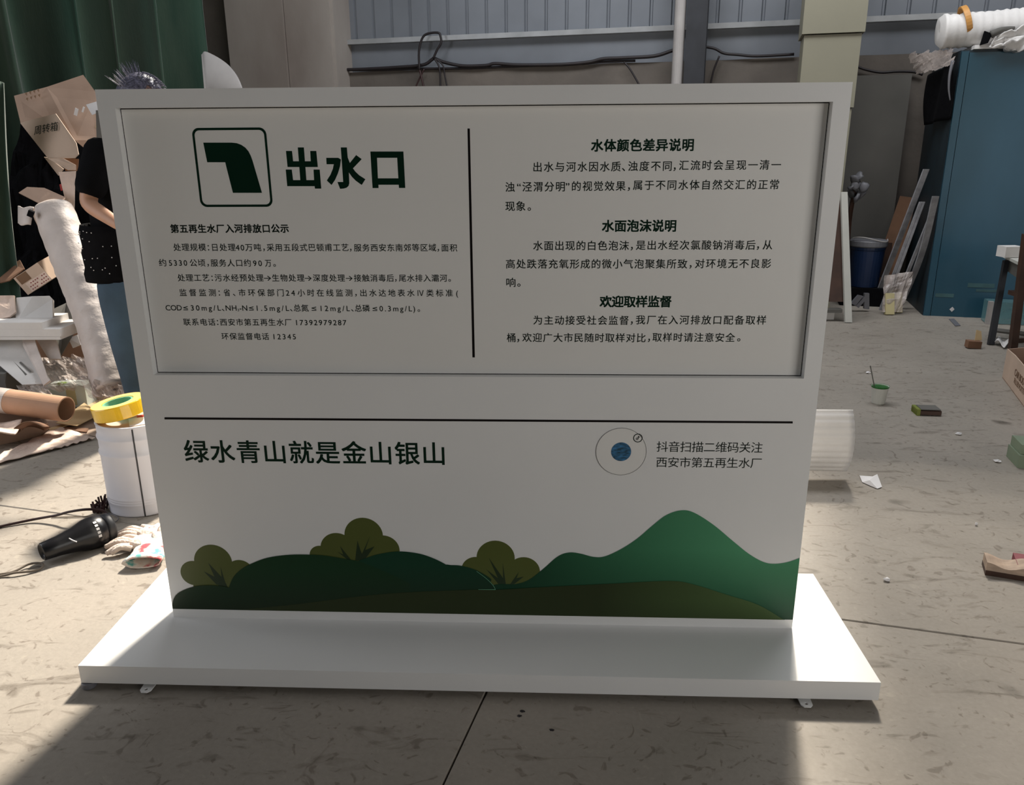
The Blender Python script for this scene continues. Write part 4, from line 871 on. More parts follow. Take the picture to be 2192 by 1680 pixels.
for k in range(9):
    z = -0.15 + 0.28 * k / 8; r1, r2 = 0.168 + 0.006 * math.sin(k * 2.1), 0.150
    rings.append([bm.verts.new(bc + Vector((r1 * math.cos(a) + 0.01 * k / 8, r2 * math.sin(a), z))) for a in [2 * math.pi * q / 32 for q in range(32)]])
for P_, Q in zip(rings, rings[1:]):
    for q in range(32): bm.faces.new([P_[q], P_[(q + 1) % 32], Q[(q + 1) % 32], Q[q]])
ap = part('waist_apron', bm, M['blackm'], psn, smooth=True); ap.modifiers.new('t', 'SOLIDIFY').thickness = 0.006
bm = NB()
for k in range(26):
    a = random.uniform(-2.9, -0.8); z = random.uniform(-0.1, 0.12); p = bc + Vector((0.172 * math.cos(a), 0.154 * math.sin(a), z)); blob(bm, p, (0.003, 0.003, 0.003), seg=1, wob=0)
part('white_speck', bm, M['label'], ap)['kind'] = 'stuff'
for an in (anN, anF):
    bm = NB(); r = blob(bm, Vector((an.x + 0.06, an.y, 0.045)), (0.145, 0.05, 0.045), wob=0.05)
    for v in bm.verts: v.co.z = max(v.co.z, 0.003)
    part('shoe', bm, M['blackm'], psn, smooth=True)
# head facing right, bowed
hm = Matrix.Translation(head) @ Euler((0, math.radians(25), 0)).to_matrix().to_4x4()
bm = NB(); bmesh.ops.create_icosphere(bm, subdivisions=4, radius=1)
for v in bm.verts:
    x, y, z = v.co; w = 0.078 * (1 - 0.10 * max(0, -z)); 
    fx = 0.098 if x < 0 else 0.094
    jaw = 1 - 0.16 * max(0, -z) * (1 if x > -0.2 else 2.0)
    v.co = Vector((x * fx * jaw + (0.012 if (z < -0.4 and x > 0) else 0), y * w * jaw, z * 0.118))
    d = v.co; # brow / eye hollows
    for sy in (-1, 1):
        e = Vector((0.083, sy * 0.032, 0.008)); q = (d - e).length
        if q < 0.025: v.co.x -= 0.009 * (1 - q / 0.025)
hd = part('head', bm, M['skin'], psn, smooth=True); hd.data.transform(hm)
def hp(x, y, z): return hm @ Vector((x, y, z))
bm = NB(); tube(bm, [hp(0.088, 0, 0.012), hp(0.102, 0, -0.012), hp(0.116, 0, -0.030), hp(0.098, 0, -0.038)], lambda t: 0.008 + 0.007 * t, seg=8, n=3); part('nose', bm, M['skin'], hd, smooth=True)
for sy in (-1, 1):
    bm = NB(); blob(bm, hp(0.078, sy * 0.032, 0.006), (0.012, 0.014, 0.009), wob=0); part('eye', bm, M['eye'], hd, smooth=True)
    bm = NB(); blob(bm, hp(-0.005, sy * 0.080, -0.005), (0.018, 0.008, 0.030), (0, 0.3, 0), wob=0.1); part('ear', bm, M['skin'], hd, smooth=True)
bm = NB(); blob(bm, hp(0.090, 0, -0.064), (0.008, 0.024, 0.007), wob=0); part('mouth', bm, M['lip'], hd, smooth=True)
bm = NB(); bmesh.ops.create_icosphere(bm, subdivisions=4, radius=1)
bmesh.ops.delete(bm, geom=[v for v in bm.verts if v.co.z < -0.35 - 0.0 * v.co.x or (v.co.x > 0.45 and v.co.z < 0.62)], context='VERTS')
for v in bm.verts: v.co = hm @ Vector((v.co.x * 0.112, v.co.y * 0.092, v.co.z * 0.132 + 0.004)) + Vector((0, 0, 0.004 * noise.noise(v.co * 9)))
hr = part('hair', bm, M['hair'], psn, smooth=True); hr.modifiers.new('t', 'SOLIDIFY').thickness = 0.006
bm = NB()
for k in range(420):
    a = random.uniform(-math.pi, math.pi); e = random.uniform(0.25, 1.5)
    d = Vector((math.cos(a) * math.cos(e), math.sin(a) * math.cos(e), math.sin(e)))
    if d.x > 0.55: continue
    p = hm @ Vector((d.x * 0.113, d.y * 0.093, d.z * 0.134)); tip = p + (hm.to_3x3() @ Vector((d.x * 0.02 + 0.020, d.y * 0.02, 0.006))) 
    up = (hm.to_3x3() @ d).normalized(); spike = 0.0
    if d.x < -0.35: tip = p + up * random.uniform(0.02, 0.05) + Vector((-0.012, 0, 0.012))
    tube(bm, [p - up * 0.004, p.lerp(tip, 0.5) + up * 0.006, tip], lambda t: 0.0016 * (1 - 0.8 * t), seg=4, n=2)
part('hair_strands', bm, M['hair'], hr)['kind'] = 'stuff'

# ================================================================== cables on the back wall
def wallcable(pts, r, b, label, m='rubber'):
    bm = NB(); tube(bm, [W(u, v, b) for u, v in pts], r, seg=7, n=5)
    return tag(done('wall_cable', bm, M[m], smooth=True), label, 'cable')
wb = WB - 0.16
wallcable([(712, 154), (725, 150), (780, 148), (850, 144), (905, 139), (925, 127), (930, 125), (950, 133), (990, 141), (1040, 140), (1060, 136), (1110, 139), (1200, 138), (1260, 133), (1290, 126), (1330, 124), (1400, 120), (1440, 108), (1462, 104)], 0.017, wb, 'thick black cable bundle lying along the ledge left of the steel column')
wallcable([(712, 150), (800, 150), (900, 147), (1000, 146), (1100, 142), (1230, 137), (1300, 132), (1360, 130)], 0.012, wb + 0.02, 'lower black cable resting directly on the wall ledge')
wallcable([(1508, 100), (1530, 104), (1550, 114), (1580, 117), (1620, 120), (1700, 116)], 0.013, wb, 'black cable along the ledge between the steel and beige columns')
wallcable([(1830, 140), (1850, 148), (1885, 155), (1920, 153), (1955, 154), (1975, 160)], 0.011, wb, 'black cable sagging across the wall towards the blue cabinet')
wallcable([(898, 150), (897, 110), (904, 82), (916, 72), (938, 70), (943, 78), (944, 92), (935, 108), (928, 124)], 0.012, wb - 0.05, 'black hose loop hooked over the wall rail')
wallcable([(928, 124), (938, 138), (942, 158), (943, 200)], 0.010, wb - 0.03, 'black cable end hanging under the hose loop, straightest one')
wallcable([(930, 124), (948, 140), (952, 162), (960, 200)], 0.008, wb - 0.03, 'black cable end hanging under the hose loop, rightmost one')
wallcable([(897, 145), (902, 165), (910, 200)], 0.010, wb - 0.05, 'dark red cable end crossing below the hose loop', 'cable')
wallcable([(908, 148), (898, 168), (884, 200)], 0.008, wb - 0.03, 'thin dark cable end leaning left below the hose loop', 'cable')
wallcable([(1336, 133), (1350, 150), (1370, 185)], 0.009, wb - 0.02, 'short dark cable slanting down the wall left of the pale pipe')
wallcable([(1540, 120), (1528, 150), (1520, 185)], 0.009, wb - 0.02, 'short dark cable hanging right of the steel column')

# ================================================================== right side
# blue cabinet
cf = toR(F(1975, 675)); a0 = cf.x; b0 = cf.y; zt = W(2060, 107, b0).z
cab = thing('blue_cabinet', RB(a0 + 0.6, b0 + 0.4), 'large worn blue metal cabinet at the right against the back wall', 'cabinet')
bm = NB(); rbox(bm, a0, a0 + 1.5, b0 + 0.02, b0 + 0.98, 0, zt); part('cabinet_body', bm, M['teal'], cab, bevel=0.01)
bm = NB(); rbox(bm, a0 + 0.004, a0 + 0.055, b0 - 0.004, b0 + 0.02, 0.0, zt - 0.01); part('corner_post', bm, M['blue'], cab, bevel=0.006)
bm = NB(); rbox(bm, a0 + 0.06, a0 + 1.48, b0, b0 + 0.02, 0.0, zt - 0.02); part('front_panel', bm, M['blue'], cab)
bm = NB()
for k in range(7): rbox(bm, a0 + 0.22 + 0.02 * k, a0 + 0.24 + 0.035 * k, b0 - 0.003, b0, 0.22 + 0.02 * math.sin(k * 2), 0.24 + 0.02 * math.sin(k * 2 + 1))
bmesh.ops.delete(bm, geom=list(bm.verts), context='VERTS')
for (u, v, w, h) in ((2100, 611, 0.20, 0.035), (2112, 622, 0.16, 0.02), (2022, 632, 0.14, 0.03)):
    p = toR(W(u, v, b0)); rbox(bm, p.x - w / 2, p.x + w / 2, b0 - 0.002, b0 + 0.001, p.z - h / 2, p.z + h / 2)
part('scuff_patch', bm, M['scuff'] if 'scuff' in M else M['tealp'], cab)['kind'] = 'stuff'
bm = NB(); p = W(2038, 662, b0 - 0.003); box(bm, p, (0.03, 0.002, 0.03), (0, math.pi / 4, 0)); part('diamond_sticker', bm, M['label'], cab)
bm = NB(); rbox(bm, a0 + 0.08, a0 + 1.4, b0 - 0.03, b0 + 0.7, zt + 0.002, zt + 0.03); tag(done('pale_board', bm, M['foam'], bevel=0.003), 'pale thin board lying on top of the blue cabinet', 'board')
# black cloth on the cabinet side, strip
bm = NB(); sheet_grid(bm, [W(1990, 165, b0 + 0.55) + Vector((0, 0, 0)), W(2046, 130, b0 + 0.02), W(2036, 255, b0 + 0.02), W(1984, 268, b0 + 0.55)], 14, 14, lambda s_, t: Vector((-0.03 - 0.02 * math.sin(s_ * 9 + t * 3), -0.02, 0)), 0.004)
tag(done('black_cloth', bm, M['blackm'], smooth=True), 'black cloth hanging on the left side of the blue cabinet', 'cloth')
bm = NB(); tube(bm, [W(2040, 130, b0 - 0.02), W(2033, 160, b0 - 0.03), W(2031, 190, b0 - 0.03), W(2034, 215, b0 - 0.02)], lambda t: 0.012 * (1 - 0.8 * t) + 0.002, seg=6); tag(done('plastic_strip', bm, M['lid'], smooth=True), 'thin clear plastic strip curling down from the cabinet top', 'plastic')
# roll of foam on top
A = W(2012, 70, b0 + 0.12); B = W(2192, 58, b0 + 0.12); A.z = max(A.z, zt + 0.15); B.z = max(B.z, zt + 0.17); ax = (B - A).normalized(); L = (B - A).length
fr = thing('foam_roll', Vector((A.x, A.y, zt + 0.03)), 'fat white foam roll with orange tape bands on the cabinet', 'roll')
bm = NB(); prof = [(0.02, 0.0), (0.09, -0.02), (0.120, 0.015)] + [(0.124 + 0.005 * math.sin(k * 2.3), L * (k + 0.7) / 27) for k in range(26)] + [(0.12, L), (0.02, L)]
lathe(bm, prof, A, ax, seg=36)
for v in bm.verts: v.co += Vector((0, 0, 1)) * 0.02 * noise.noise(v.co * 5)
part('foam_wrap', bm, M['foam'], fr, smooth=True)
for t_ in (0.30,):
    bm = NB(); lathe(bm, [(0.124, L * t_ - 0.02), (0.137, L * t_ - 0.02), (0.137, L * t_ + 0.02), (0.124, L * t_ + 0.02)], A, (ax + Vector((0, 0, 0.25))).normalized(), seg=36); part('tape_band', bm, M['otape'], fr)
bm = NB(); sheet_grid(bm, [W(2128, 80, b0 - 0.06), W(2210, 50, b0 - 0.06), W(2210, 108, b0 - 0.08), W(2118, 100, b0 - 0.08)], 20, 14, lambda s_, t: Vector((0, -0.08, 0.05)) * noise.noise(Vector((s_ * 5, t * 5, 2))), 0.01)
tag(done('plastic_bag', bm, M['foam'], smooth=True), 'crumpled white plastic sheet at the right end of the cabinet top', 'plastic')
bm = NB(); slab(bm, [W(2108, 66, b0 - 0.05), W(2125, 72, b0 - 0.05), W(2115, 92, b0 - 0.05), W(2098, 97, b0 - 0.05), W(2103, 82, b0 - 0.05)], 0.02); tag(done('black_scrap', bm, M['blackm'], bevel=0.004), 'jagged black scrap beside the foam roll on the cabinet', 'scrap')
bm = NB(); tube(bm, [W(2122, 74, b0 - 0.06), W(2145, 64, b0 - 0.06), W(2172, 60, b0 - 0.06)], lambda t: 0.03 * (1 - 0.6 * t), seg=8); tag(done('dark_tube', bm, M['gboard'], smooth=True), 'dark grey curved tube between foam roll and plastic sheet', 'tube')
film('plastic_film', [(1945, 118, 5.3), (2035, 108, 4.9), (2040, 140, 4.8), (1960, 160, 5.3)], 'thin brownish film drooping off the left of the cabinet top', 'film', amp=0.06, sd=3)
# grey board against wall
bm = NB(); x0 = au(1826, 300, 6.3); x1 = au(1952, 165, 6.3); rbox(bm, x0 - 0.3, x1, 6.3, 6.34, 0, W(1900, 160, 6.3).z)
tag(done('grey_board', bm, M['gboard'], bevel=0.003), 'tall dull grey board between the beige column and the cabinet', 'board')
bm = NB(); rbox(bm, au(1830, 600, 6.1), au(1900, 600, 6.1), 6.1, 6.14, 0, W(1900, 520, 6.1).z); tag(done('dark_board', bm, M['woodd']), 'low dark board standing behind the blue bucket', 'board')
# flowers / foil bunch behind
bm = NB(); bq = W(1836, 400, 5.9)
for k in range(9): blob(bm, bq + Vector((random.uniform(-.06, .06), random.uniform(-.05, .05), random.uniform(-.12, .12))), (0.05, 0.02, 0.04), (random.uniform(0, 3), random.uniform(0, 3), 0), seg=2, wob=0.5, sd=k)
fb = thing('hanging_bag', Vector((bq.x, bq.y, 0)), 'crumpled grey-white plastic bag with dark strap hanging right of the sign', 'bag')
part('bag_body', bm, M['lid'], fb, smooth=True)
bm = NB(); tube(bm, [bq + Vector((0, 0.02, 0.1)), bq + Vector((-0.02, 0.05, -0.3)), bq + Vector((0.02, 0.05, -0.9)), Vector((bq.x, bq.y + 0.05, 0.003))], 0.02, seg=6); part('strap', bm, M['woodd'], fb)
# leaning display frame
ea_, eb_ = F(1816, 690), Y(1806, 412, 4.75)
ez = thing('leaning_frame', ea_, 'white-edged dark display frame leaning behind the sign at right', 'frame')
bm = NB(); slab(bm, [ea_ + Vector((-0.035, 0, 0)), ea_ + Vector((0.02, 0, 0)), eb_ + Vector((0.02, 0, 0)), eb_ + Vector((-0.03, 0, 0))], 0.03); part('white_edge', bm, M['cup'], ez, bevel=0.003)
sl = (eb_ - ea_) * 0.78
bm = NB(); q0 = ea_ + Vector((-0.04, 0.06, 0.16)); q0b = q0 + Vector((-0.75, 0, 0)); slab(bm, [q0b, q0, q0 + sl, q0b + sl], 0.02); part('dark_panel', bm, M['woodd'], ez)
bm = NB(); q1 = ea_ + Vector((-0.05, 0.02, 0.09)); box(bm, q1 + Vector((-0.36, 0.03, 0)), (0.72, 0.05, 0.03)); part('bottom_rail', bm, M['gboard'], ez)
bm = NB(); p = F(1772, 684) ; box(bm, p + Vector((0, 0.05, 0.03)), (0.10, 0.1, 0.06)); tag(done('white_block', bm, M['foam'], bevel=0.004), 'small white block on the floor at the foot of the leaning frame', 'block')
# blue bucket
bp_ = W(1848, 612, 5.93)
bm = NB(); pr_ = toR(bp_); rbox(bm, pr_.x - 0.2, pr_.x + 0.2, 5.79, 6.08, 0, bp_.z); tag(done('low_platform', bm, M['blackm']), 'low dark platform under the blue bucket', 'platform')
bk_ = thing('blue_bucket', bp_, 'dark blue plastic bucket with grey lid in the dim corner', 'bucket')
k_ = (bp_ - CL).length / FPX
bm = NB(); lathe(bm, [(0, 0), (0.105, 0), (0.125, 0.005), (0.145, 0.33), (0.15, 0.34), (0.15, 0.36), (0, 0.36)], bp_, seg=32); part('bucket_body', bm, M['bbucket'], bk_, smooth=False)
bm = NB(); lathe(bm, [(0, 0.361), (0.155, 0.361), (0.16, 0.37), (0.16, 0.41), (0.15, 0.42), (0, 0.425)], bp_, seg=32); part('lid', bm, M['lid'], bk_)
bm = NB(); tube(bm, [bp_ + Vector((0.155 * math.cos(a), 0.155 * math.sin(a) , 0.43 + 0.02 * math.sin(a * 2))) for a in [math.pi * (1.05 + 0.9 * k / 8) for k in range(9)]], 0.006, seg=6); part('handle', bm, M['pipe'], bk_)
# offcuts
for (pp, lab) in (([(1822, 650), (1838, 632), (1848, 634), (1832, 654)], 'bent white offcut on the floor left of the strip bundle'), ([(1850, 661), (1851, 628), (1861, 628), (1861, 662)], 'upright white offcut beside the feet of the strip bundle'), ([(1832, 655), (1852, 634), (1858, 637), (1838, 659)], 'slanting white offcut between two other offcuts')):
    bm = NB(); base_ = F(pp[0][0], 662) - Vector((0, 0.12, 0)); slab(bm, [Y(u, v, base_.y) for u, v in pp], 0.03); tag(done('white_offcut', bm, M['lid']), lab, 'offcut')
# leaning strips
st = thing('strip_bundle', F(1892, 672), 'bundle of silver metal strips leaning by the cabinet, feet in yellow tape', 'metal strips')
def strip(f, t, tb_y, w, m='alu', n='strip', bow=0.0):
    a = F(*f); b = Y(t[0], t[1], tb_y); bm = NB(); q = a.lerp(b, 0.5) + Vector((bow, 0, 0)); pts = smooth_pts([a, q, b], 8)
    rows = [[bm.verts.new(p + Vector((dx, 0, 0))) for dx in (-w / 2, w / 2)] + [bm.verts.new(p + Vector((dx, 0.02, 0))) for dx in (w / 2, -w / 2)] for p in pts]
    for A_, B_ in zip(rows, rows[1:]):
        for k in range(4): bm.faces.new([A_[k], A_[(k + 1) % 4], B_[(k + 1) % 4], B_[k]])
    bm.faces.new(rows[0]); bm.faces.new(rows[-1][::-1]); return part(n, bm, M[m], st)
strip((1872, 652), (1984, 362), 4.95, 0.045)
strip((1885, 664), (1972, 432), 4.95, 0.02); strip((1893, 665), (1978, 432), 4.95, 0.02)
strip((1912, 662), (1996, 455), 4.85, 0.025)
strip((1925, 660), (2004, 420), 4.72, 0.05, bow=0.04)
for (u0, v0, u1, v1, w) in ((1899, 672, 1902, 628, 0.075), (1919, 668, 1922, 628, 0.05)):
    a = F(u0, v0); a.y -= 0.03; b = Y(u1, v1, a.y + 0.05); bm = NB(); slab(bm, [a + Vector((-w / 2, 0, 0)), a + Vector((w / 2, 0, 0)), b + Vector((w / 2, 0, 0)), b + Vector((-w / 2, 0, 0))], 0.03); part('yellow_tape', bm, M['ytape'], st)
bm = NB(); a = F(1905, 672); a.y -= 0.05; c3 = [Y(1888, 668, a.y), Y(1930, 668, a.y), Y(1958, 580, a.y + 0.1), Y(1893, 590, a.y + 0.1)]
sheet_grid(bm, c3, 12, 12, lambda s_, t: Vector((0, -0.03, 0)) * noise.noise(Vector((s_ * 5, t * 5, 1)))); part('film_wrap', bm, M['film'], st)
bm = NB(); slab(bm, [Vector((3.17, 5.5, 0)), Vector((3.36, 5.45, 0)), Y(1962, 425, 5.62), Y(1926, 420, 5.66)], 0.02); tag(done('brown_board', bm, M['cardd']), 'narrow brown board leaning behind the silver strips', 'board')
# table
tcn = F(2120, 736); tz = Y(2140, 552, tcn.y).z
tbl = thing('work_table', F(2160, 745), 'small dark table with pale top at the right edge', 'table')
T1 = Y(2141, 549, tcn.y + 0.25); T2 = Y(2178, 566, tcn.y - 0.2); T1.z = T2.z = tz
bm = NB(); slab(bm, [T1, T1 + Vector((0.9, 0.0, 0)), T2 + Vector((0.9, 0.0, 0)), T2], 0.02, Vector((0, 0, -1))); part('table_top', bm, M['cup'], tbl)
bm = NB(); slab(bm, [T1 + Vector((0.03, -0.02, -0.022)), T2 + Vector((0.02, 0.02, -0.022)), T2 + Vector((0.02, 0.02, -0.11)), T1 + Vector((0.03, -0.02, -0.11))], 0.02); part('apron', bm, M['gboard'], tbl)
for (fx, tx, ty, nm) in (((2118, 737), (2148, 575), tcn.y + 0.1, 'leg'), ((2158, 700), (2162, 575), tcn.y + 0.1, 'leg')):
    a = F(*fx) if fx[1] > 720 else Vector((T2.x + 0.35, T2.y + 0.3, 0)); b = Y(*tx, ty) if fx[1] > 720 else Vector((a.x, a.y, tz - 0.03)); b.z = tz - 0.03
    bm = NB(); slab(bm, [a + Vector((-0.02, 0, 0)), a + Vector((0.02, 0, 0)), b + Vector((0.017, 0, 0)), b + Vector((-0.017, 0, 0))], 0.03); part(nm, bm, M['steel'], tbl)
bm = NB(); a = F(2118, 722); tube(bm, [a + Vector((0, 0, 0.06)), a + Vector((0.35, -0.3, 0.06))], 0.018, seg=6, sm=False); part('stretcher', bm, M['gboard'], tbl)
bm = NB(); box(bm, T2 + Vector((0.075, 0.25, 0.04)), (0.13, 0.10, 0.075), (0, 0, 0.1)); tag(done('white_box', bm, M['foam'], bevel=0.005), 'small white box standing on the table top', 'box')
# chair post
ch = thing('wooden_chair', F(2165, 762), 'dark brown wooden chair cut by the right edge of the picture', 'chair')
a = F(2160, 770); b = Y(2192, 500, a.y - 0.05)
bm = NB(); slab(bm, [a + Vector((-0.02, 0, 0)), a + Vector((0.025, 0, 0)), b + Vector((0.03, 0, 0)), b + Vector((-0.015, 0, 0))], 0.04); part('leg', bm, M['woodd'], ch, bevel=0.004)
bm = NB(); q = Y(2172, 622, a.y); tube(bm, [q + Vector((0, -0.02, 0)), q + Vector((0.03, -0.03, 0.0)), q + Vector((0.16, -0.03, -0.03))], 0.022, seg=7); part('cord_binding', bm, M['ytape'], ch)
bm = NB(); box(bm, Y(2192, 635, a.y + 0.2) + Vector((0.2, 0, 0)), (0.42, 0.36, 0.03)); part('seat', bm, M['woodd'], ch)
bm = NB(); a2 = a + Vector((0.42, 0.1, 0)); b2 = b + Vector((0.42, 0.1, 0)); slab(bm, [a2 + Vector((-0.02, 0, 0)), a2 + Vector((0.025, 0, 0)), b2 + Vector((0.03, 0, 0)), b2 + Vector((-0.015, 0, 0))], 0.04); part('leg', bm, M['woodd'], ch)
bm = NB(); slab(bm, [a + Vector((0.02, 0, 0.12)), a2 + Vector((0, 0, 0.12)), a2 + Vector((0, 0, 0.15)), a + Vector((0.02, 0, 0.15))], 0.02); part('stretcher', bm, M['woodd'], ch)
# tinted crate
cr0 = F(2108, 690); zc = Y(2112, 642, cr0.y).z
cr = thing('tinted_crate', cr0 + Vector((0.35, 0.2, 0)), 'greenish translucent crate under the table at the right edge', 'crate')
bm = NB(); box(bm, cr0 + Vector((0.34, -0.06, zc / 2)), (0.70, 0.16, zc - 0.01), (0, 0, YAW)); part('crate_body', bm, M['tank'], cr, bevel=0.01)
bm = NB(); box(bm, cr0 + Vector((-0.01, -0.06, zc / 2)), (0.035, 0.035, zc), (0, 0, YAW)); part('corner_edge', bm, M['pipe'], cr)
bm = NB(); sheet_grid(bm, [F(2128, 738, 0.003), F(2150, 745, 0.01), F(2165, 735, 0.02), F(2140, 728, 0.01)], 8, 8, lambda s_, t: Vector((0, 0, 0.02 * math.sin(s_ * 5 + t * 3) + 0.02)), 0.004); tag(done('white_scrap', bm, M['foam'], smooth=True), 'curled white foam scrap beside the table leg', 'scrap')
# printed carton
c0 = F(2145, 808); c1 = F(2198, 880); zh = Y(2150, 744, c0.y).z; zh1 = Y(2192, 782, c1.y).z
pcn = thing('printed_carton', c0.lerp(c1, 0.5) + Vector((0.2, 0, 0)), 'open brown carton printed with brown capital letters at the right edge', 'carton')
dv = (c1 - c0); nv = Vector((dv.y, -dv.x, 0)).normalized()
if nv.dot(CL - c0) < 0: nv = -nv
c1e = c0 + dv * 1.5; 
bm = NB(); slab(bm, [c0, c1e, c1e + Vector((0, 0, zh)), c0 + dv * 0.3 + Vector((0, 0, zh * 1.02)), c0 + Vector((0, 0, zh * 0.96))], 0.006, -nv); part('front_panel', bm, M['cardl'], pcn)
bk2 = Vector((0.45, 0.12, 0))
bm = NB(); slab(bm, [c0, c0 + bk2, c0 + bk2 + Vector((0, 0, zh)), c0 + Vector((0, 0, zh * 0.96))], 0.006); part('side_panel', bm, M['card'], pcn)
bm = NB(); slab(bm, [c0 + Vector((0, 0, 0.002)), c1e + Vector((0, 0, 0.002)), c1e + bk2 + Vector((0, 0, 0.002)), c0 + bk2 + Vector((0, 0, 0.002))], 0.004, Vector((0, 0, 1))); part('bottom_panel', bm, M['cardd'], pcn)
bm = NB(); slab(bm, [c0 + bk2, c1e + bk2, c1e + bk2 + Vector((0, 0, zh)), c0 + bk2 + Vector((0, 0, zh))], 0.006); part('back_panel', bm, M['cardd'], pcn)
ln = dv.length; xdir = dv.normalized()
for txt, zz, tt in (('CAR BODY', 0.60, 0.62), ('FILLER PUTTY', 0.36, 0.64)):
    TXT.space_character = 1.0
    TXT.space_word = 0.8
    o = word('carton_lettering', txt, zh * (0.30 if txt[0] == 'C' else 0.235), c0 + dv * tt + Vector((0, 0, zh * zz)) + nv * 0.002, xdir, nv, M['brownp'], pcn)
# small things on the floor
cu_ = F(1884, 866); cp_ = thing('paint_cup', cu_ + Vector((0, 0.03, 0)), 'white paper cup of green paint with a stirring stick', 'cup'); cc = cu_ + Vector((0, 0.03, 0))
bm = NB(); lathe(bm, [(0, 0.002), (0.034, 0.0), (0.036, 0.004), (0.046, 0.100), (0.048, 0.102), (0.045, 0.102), (0.042, 0.09), (0, 0.09)], cc, seg=32); part('cup_wall', bm, M['cup'], cp_, smooth=False)
bm = NB(); lathe(bm, [(0, 0.0975), (0.0455, 0.0975), (0.0475, 0.103), (0.049, 0.103), (0.048, 0.096), (0.0455, 0.093), (0, 0.092)], cc, seg=32); part('green_paint', bm, M['green'], cp_)
a = cc + Vector((-0.03, 0, 0.09)); b = Y(1863, 783, cc.y); bm = NB(); tube(bm, [a, b], 0.003, seg=6, sm=False); part('stir_stick', bm, M['gboard'], cp_)
def sanding(name, u, v, w, d, h, ang, m, label, cat, wave=0.0, end=None, endm=None):
    p = F(u, v); root = thing(name, p, label, cat)
    R_ = Euler((0, 0, ang)).to_matrix()
    bm = NB(); n = 12; lo = []; hi = []
    for i in range(n + 1):
        x = (i / n - 0.5) * w; zz = h * (0.78 + wave * math.cos(i / n * 2 * math.pi)); hi.append((x, zz)); lo.append((x, 0.002 + (h * 0.10 if 0 < i < n else 0)))
    for y in (-d / 2, d / 2): pass
    A_ = [bm.verts.new(p + R_ @ Vector((x, -d / 2, z))) for x, z in lo + hi[::-1]]; B_ = [bm.verts.new(p + R_ @ Vector((x, d / 2, z))) for x, z in lo + hi[::-1]]
    bm.faces.new(A_); bm.faces.new(B_[::-1]); k = len(A_)
    for i in range(k): bm.faces.new([A_[i], B_[i], B_[(i + 1) % k], A_[(i + 1) % k]])
    part('block_body', bm, m, root)
    if end:
        bm = NB(); x0, x1 = end; box(bm, p + R_ @ Vector(((x0 + x1) / 2 * w, 0, h * 0.5)), (abs(x1 - x0) * w, d * 1.01, h * 1.02), (0, 0, ang)); part('painted_end', bm, endm, root)
    return root
sanding('wood_block', 1982, 885, 0.125, 0.085, 0.035, -0.08, M['woodd'], 'weathered wood block with lime green end on the floor', 'block', 0.02, (-0.5, -0.36), M['lime'])
bm = NB(); p = F(1982, 885); box(bm, p + Vector((0.008, 0, 0.034)), (0.10, 0.082, 0.004), (0, 0, -0.08)); o = part('grey_face', bm, M['gboard'], bpy.data.objects['wood_block'])
sanding('sanding_block', 2150, 1226, 0.125, 0.075, 0.05, -0.35, M['wood'], 'curved tan sanding block with dark underside at the right', 'block', 0.16)
bm = NB(); p = F(2150, 1226); box(bm, p + Vector((0, -0.002, 0.009)), (0.128, 0.080, 0.016), (0, 0, -0.35)); part('dark_base', bm, M['woodd'], bpy.data.objects['sanding_block'])
bm = NB(); p = F(2196, 1222); box(bm, p + Vector((0, 0, 0.02)), (0.075, 0.09, 0.04), (0, 0, -0.35)); tag(done('red_block', bm, M['redw'], bevel=0.003), 'dark red block at the right edge beside the sanding block', 'block')
p = F(2196, 1000); bm = NB(); box(bm, p + Vector((0.03, 0.05, 0.03)), (0.12, 0.15, 0.06), (0, 0, -0.2)); tag(done('green_tin', bm, M['gbox'], bevel=0.006), 'lower of two grey-green tins at the right edge', 'tin')
bm = NB(); box(bm, p + Vector((0.03, 0.06, 0.083)), (0.10, 0.13, 0.044), (0, 0, -0.2)); tag(done('green_tin', bm, M['gbox'], bevel=0.006), 'upper of two grey-green tins at the right edge', 'tin')
# small carton scrap with yellow flap
p = F(2088, 748); cs = thing('carton_scrap', p, 'small brown carton scrap with yellow flap on the far floor', 'scrap')
bm = NB(); box(bm, p + Vector((0, 0.04, 0.03)), (0.09, 0.06, 0.05), (0, 0.05, -0.1)); part('scrap_body', bm, M['cardd'], cs)
bm = NB(); slab(bm, [p + Vector((0.01, 0.05, 0.055)), p + Vector((0.06, 0.05, 0.055)), p + Vector((0.05, 0.06, 0.12)), p + Vector((0.015, 0.06, 0.13))], 0.004); part('yellow_flap', bm, M['kraft'], cs)
bm = NB(); slab(bm, [F(2031, 683, 0.003), F(2045, 698, 0.003), F(2056, 697, 0.003), F(2042, 682, 0.003)], 0.003, Vector((0, 0, 1))); tag(done('paper_strip', bm, M['lid']), 'short pale paper strip on the floor before the blue cabinet', 'paper')
# curved white foam sheet beside the sign
q = [F(1700, 985), F(1826, 990)]
hgt = 0.16
bm = NB(); lay_ = []
FZ = (Y(1800, 905, 1.27).z + Y(1800, 990, 1.26).z) / 2
def cpt(s_, t):   # s along, t around the curl
    a = math.radians(-42 + 88 * t); r = 0.20
    return Vector((0.95 + s_ * (Y(1829, 950, 1.22).x - 0.95), 1.42 - r * math.cos(a), FZ + r * math.sin(a)))
NU, NV = 20, 60
for L_ in (0, 1):
    g = []
    for i in range(NU + 1):
        row = []
        for j in range(NV + 1):
            p = cpt(i / NU, j / NV); c_ = Vector((p.x, 1.42, FZ)); n_ = (p - c_).normalized()
            row.append(bm.verts.new(p + n_ * (-0.004 * L_ + 0.003 * abs(math.sin(j * 0.55)))))
        g.append(row)
    lay_.append(g)
    for i in range(NU):
        for j in range(NV): bm.faces.new([g[i][j], g[i + 1][j], g[i + 1][j + 1], g[i][j + 1]])
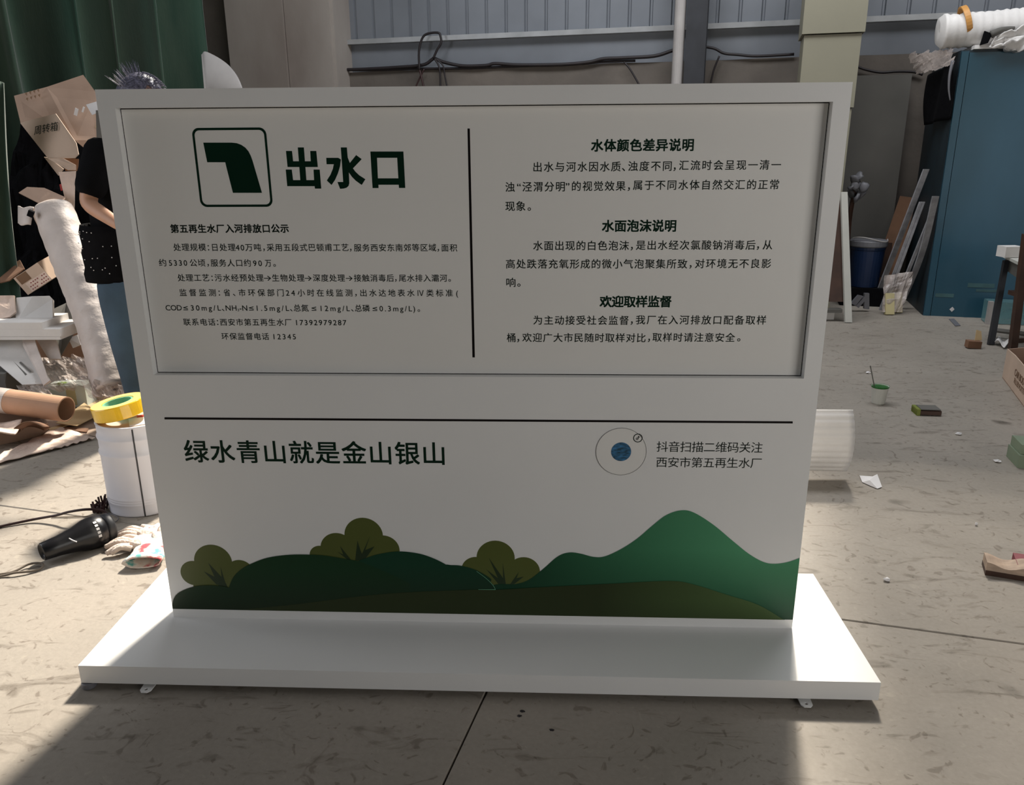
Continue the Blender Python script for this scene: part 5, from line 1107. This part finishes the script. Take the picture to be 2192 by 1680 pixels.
A_, B_ = lay_
for i in range(NU):
    for j in (0, NV): bm.faces.new([A_[i][j], A_[i + 1][j], B_[i + 1][j], B_[i][j]])
for j in range(NV):
    for i in (0, NU): bm.faces.new([A_[i][j], A_[i][j + 1], B_[i][j + 1], B_[i][j]])
o = done('ribbed_foam_sheet', bm, M['foam'], smooth=True)
tag(o, 'curled ribbed white foam sheet sticking out behind the right edge of the sign', 'foam')
bm = NB(); box(bm, (1.02, 1.42, (FZ - 0.15) / 2), (0.30, 0.25, FZ - 0.15)); box(bm, (1.02, 1.44, FZ * 0.7), (0.30, 0.1, FZ * 0.8)); tag(done('packing_crate', bm, M['card'], bevel=0.004), 'carton behind the sign holding up the curled ribbed foam sheet', 'carton')
# paper scrap, litter
bm = NB(); pts = [F(1840, 1018, 0.004), F(1868, 1020, 0.02), F(1878, 1015, 0.03), (F(1888, 1042, 0.004)), F(1878, 1046, 0.003), F(1846, 1032, 0.003)]
c_ = bm.verts.new(F(1862, 1028, 0.022)); vv = [bm.verts.new(p) for p in pts]
for i in range(len(vv)): bm.faces.new([c_, vv[i], vv[(i + 1) % len(vv)]])
o = done('paper_scrap', bm, M['label']); o.modifiers.new('t', 'SOLIDIFY').thickness = 0.001; tag(o, 'crumpled white paper scrap on the floor right of the sign', 'paper')
for (u, v, s_, lab) in ((2135, 986, 0.016, 'tiny crumpled white scrap left of the green tins'), (1858, 797, 0.014, 'tiny white chip on the floor left of the stirring stick'), (2052, 928, 0.014, 'tiny pale chip right of the wood block'), (1898, 1240, 0.010, 'tiny yellowish chip on the floor behind the sign base'), (2090, 1121, 0.006, 'tiny white speck above the sanding block')):
    bm = NB(); blob(bm, F(u, v, 0.007), (s_, s_ * 0.7, 0.006), seg=2, wob=0.6, sd=u); tag(done('floor_scrap', bm, M['label']), lab, 'scrap')
for (u, v, s_, lab) in ((1118, 1522, 0.007, 'small dark paint blot in front of the base, upper one'), (1112, 1532, 0.006, 'small dark paint blot just below another blot'), (1181, 1562, 0.006, 'small dark blot right of the floor joint, lower one')):
    bm = NB(); blob(bm, F(u, v, 0.0005), (s_, s_ * 0.7, 0.0015), seg=2, wob=0.5, sd=u); tag(done('dark_blot', bm, M['rubber']), lab, 'blot')
bpy.data.objects.remove(TXO)
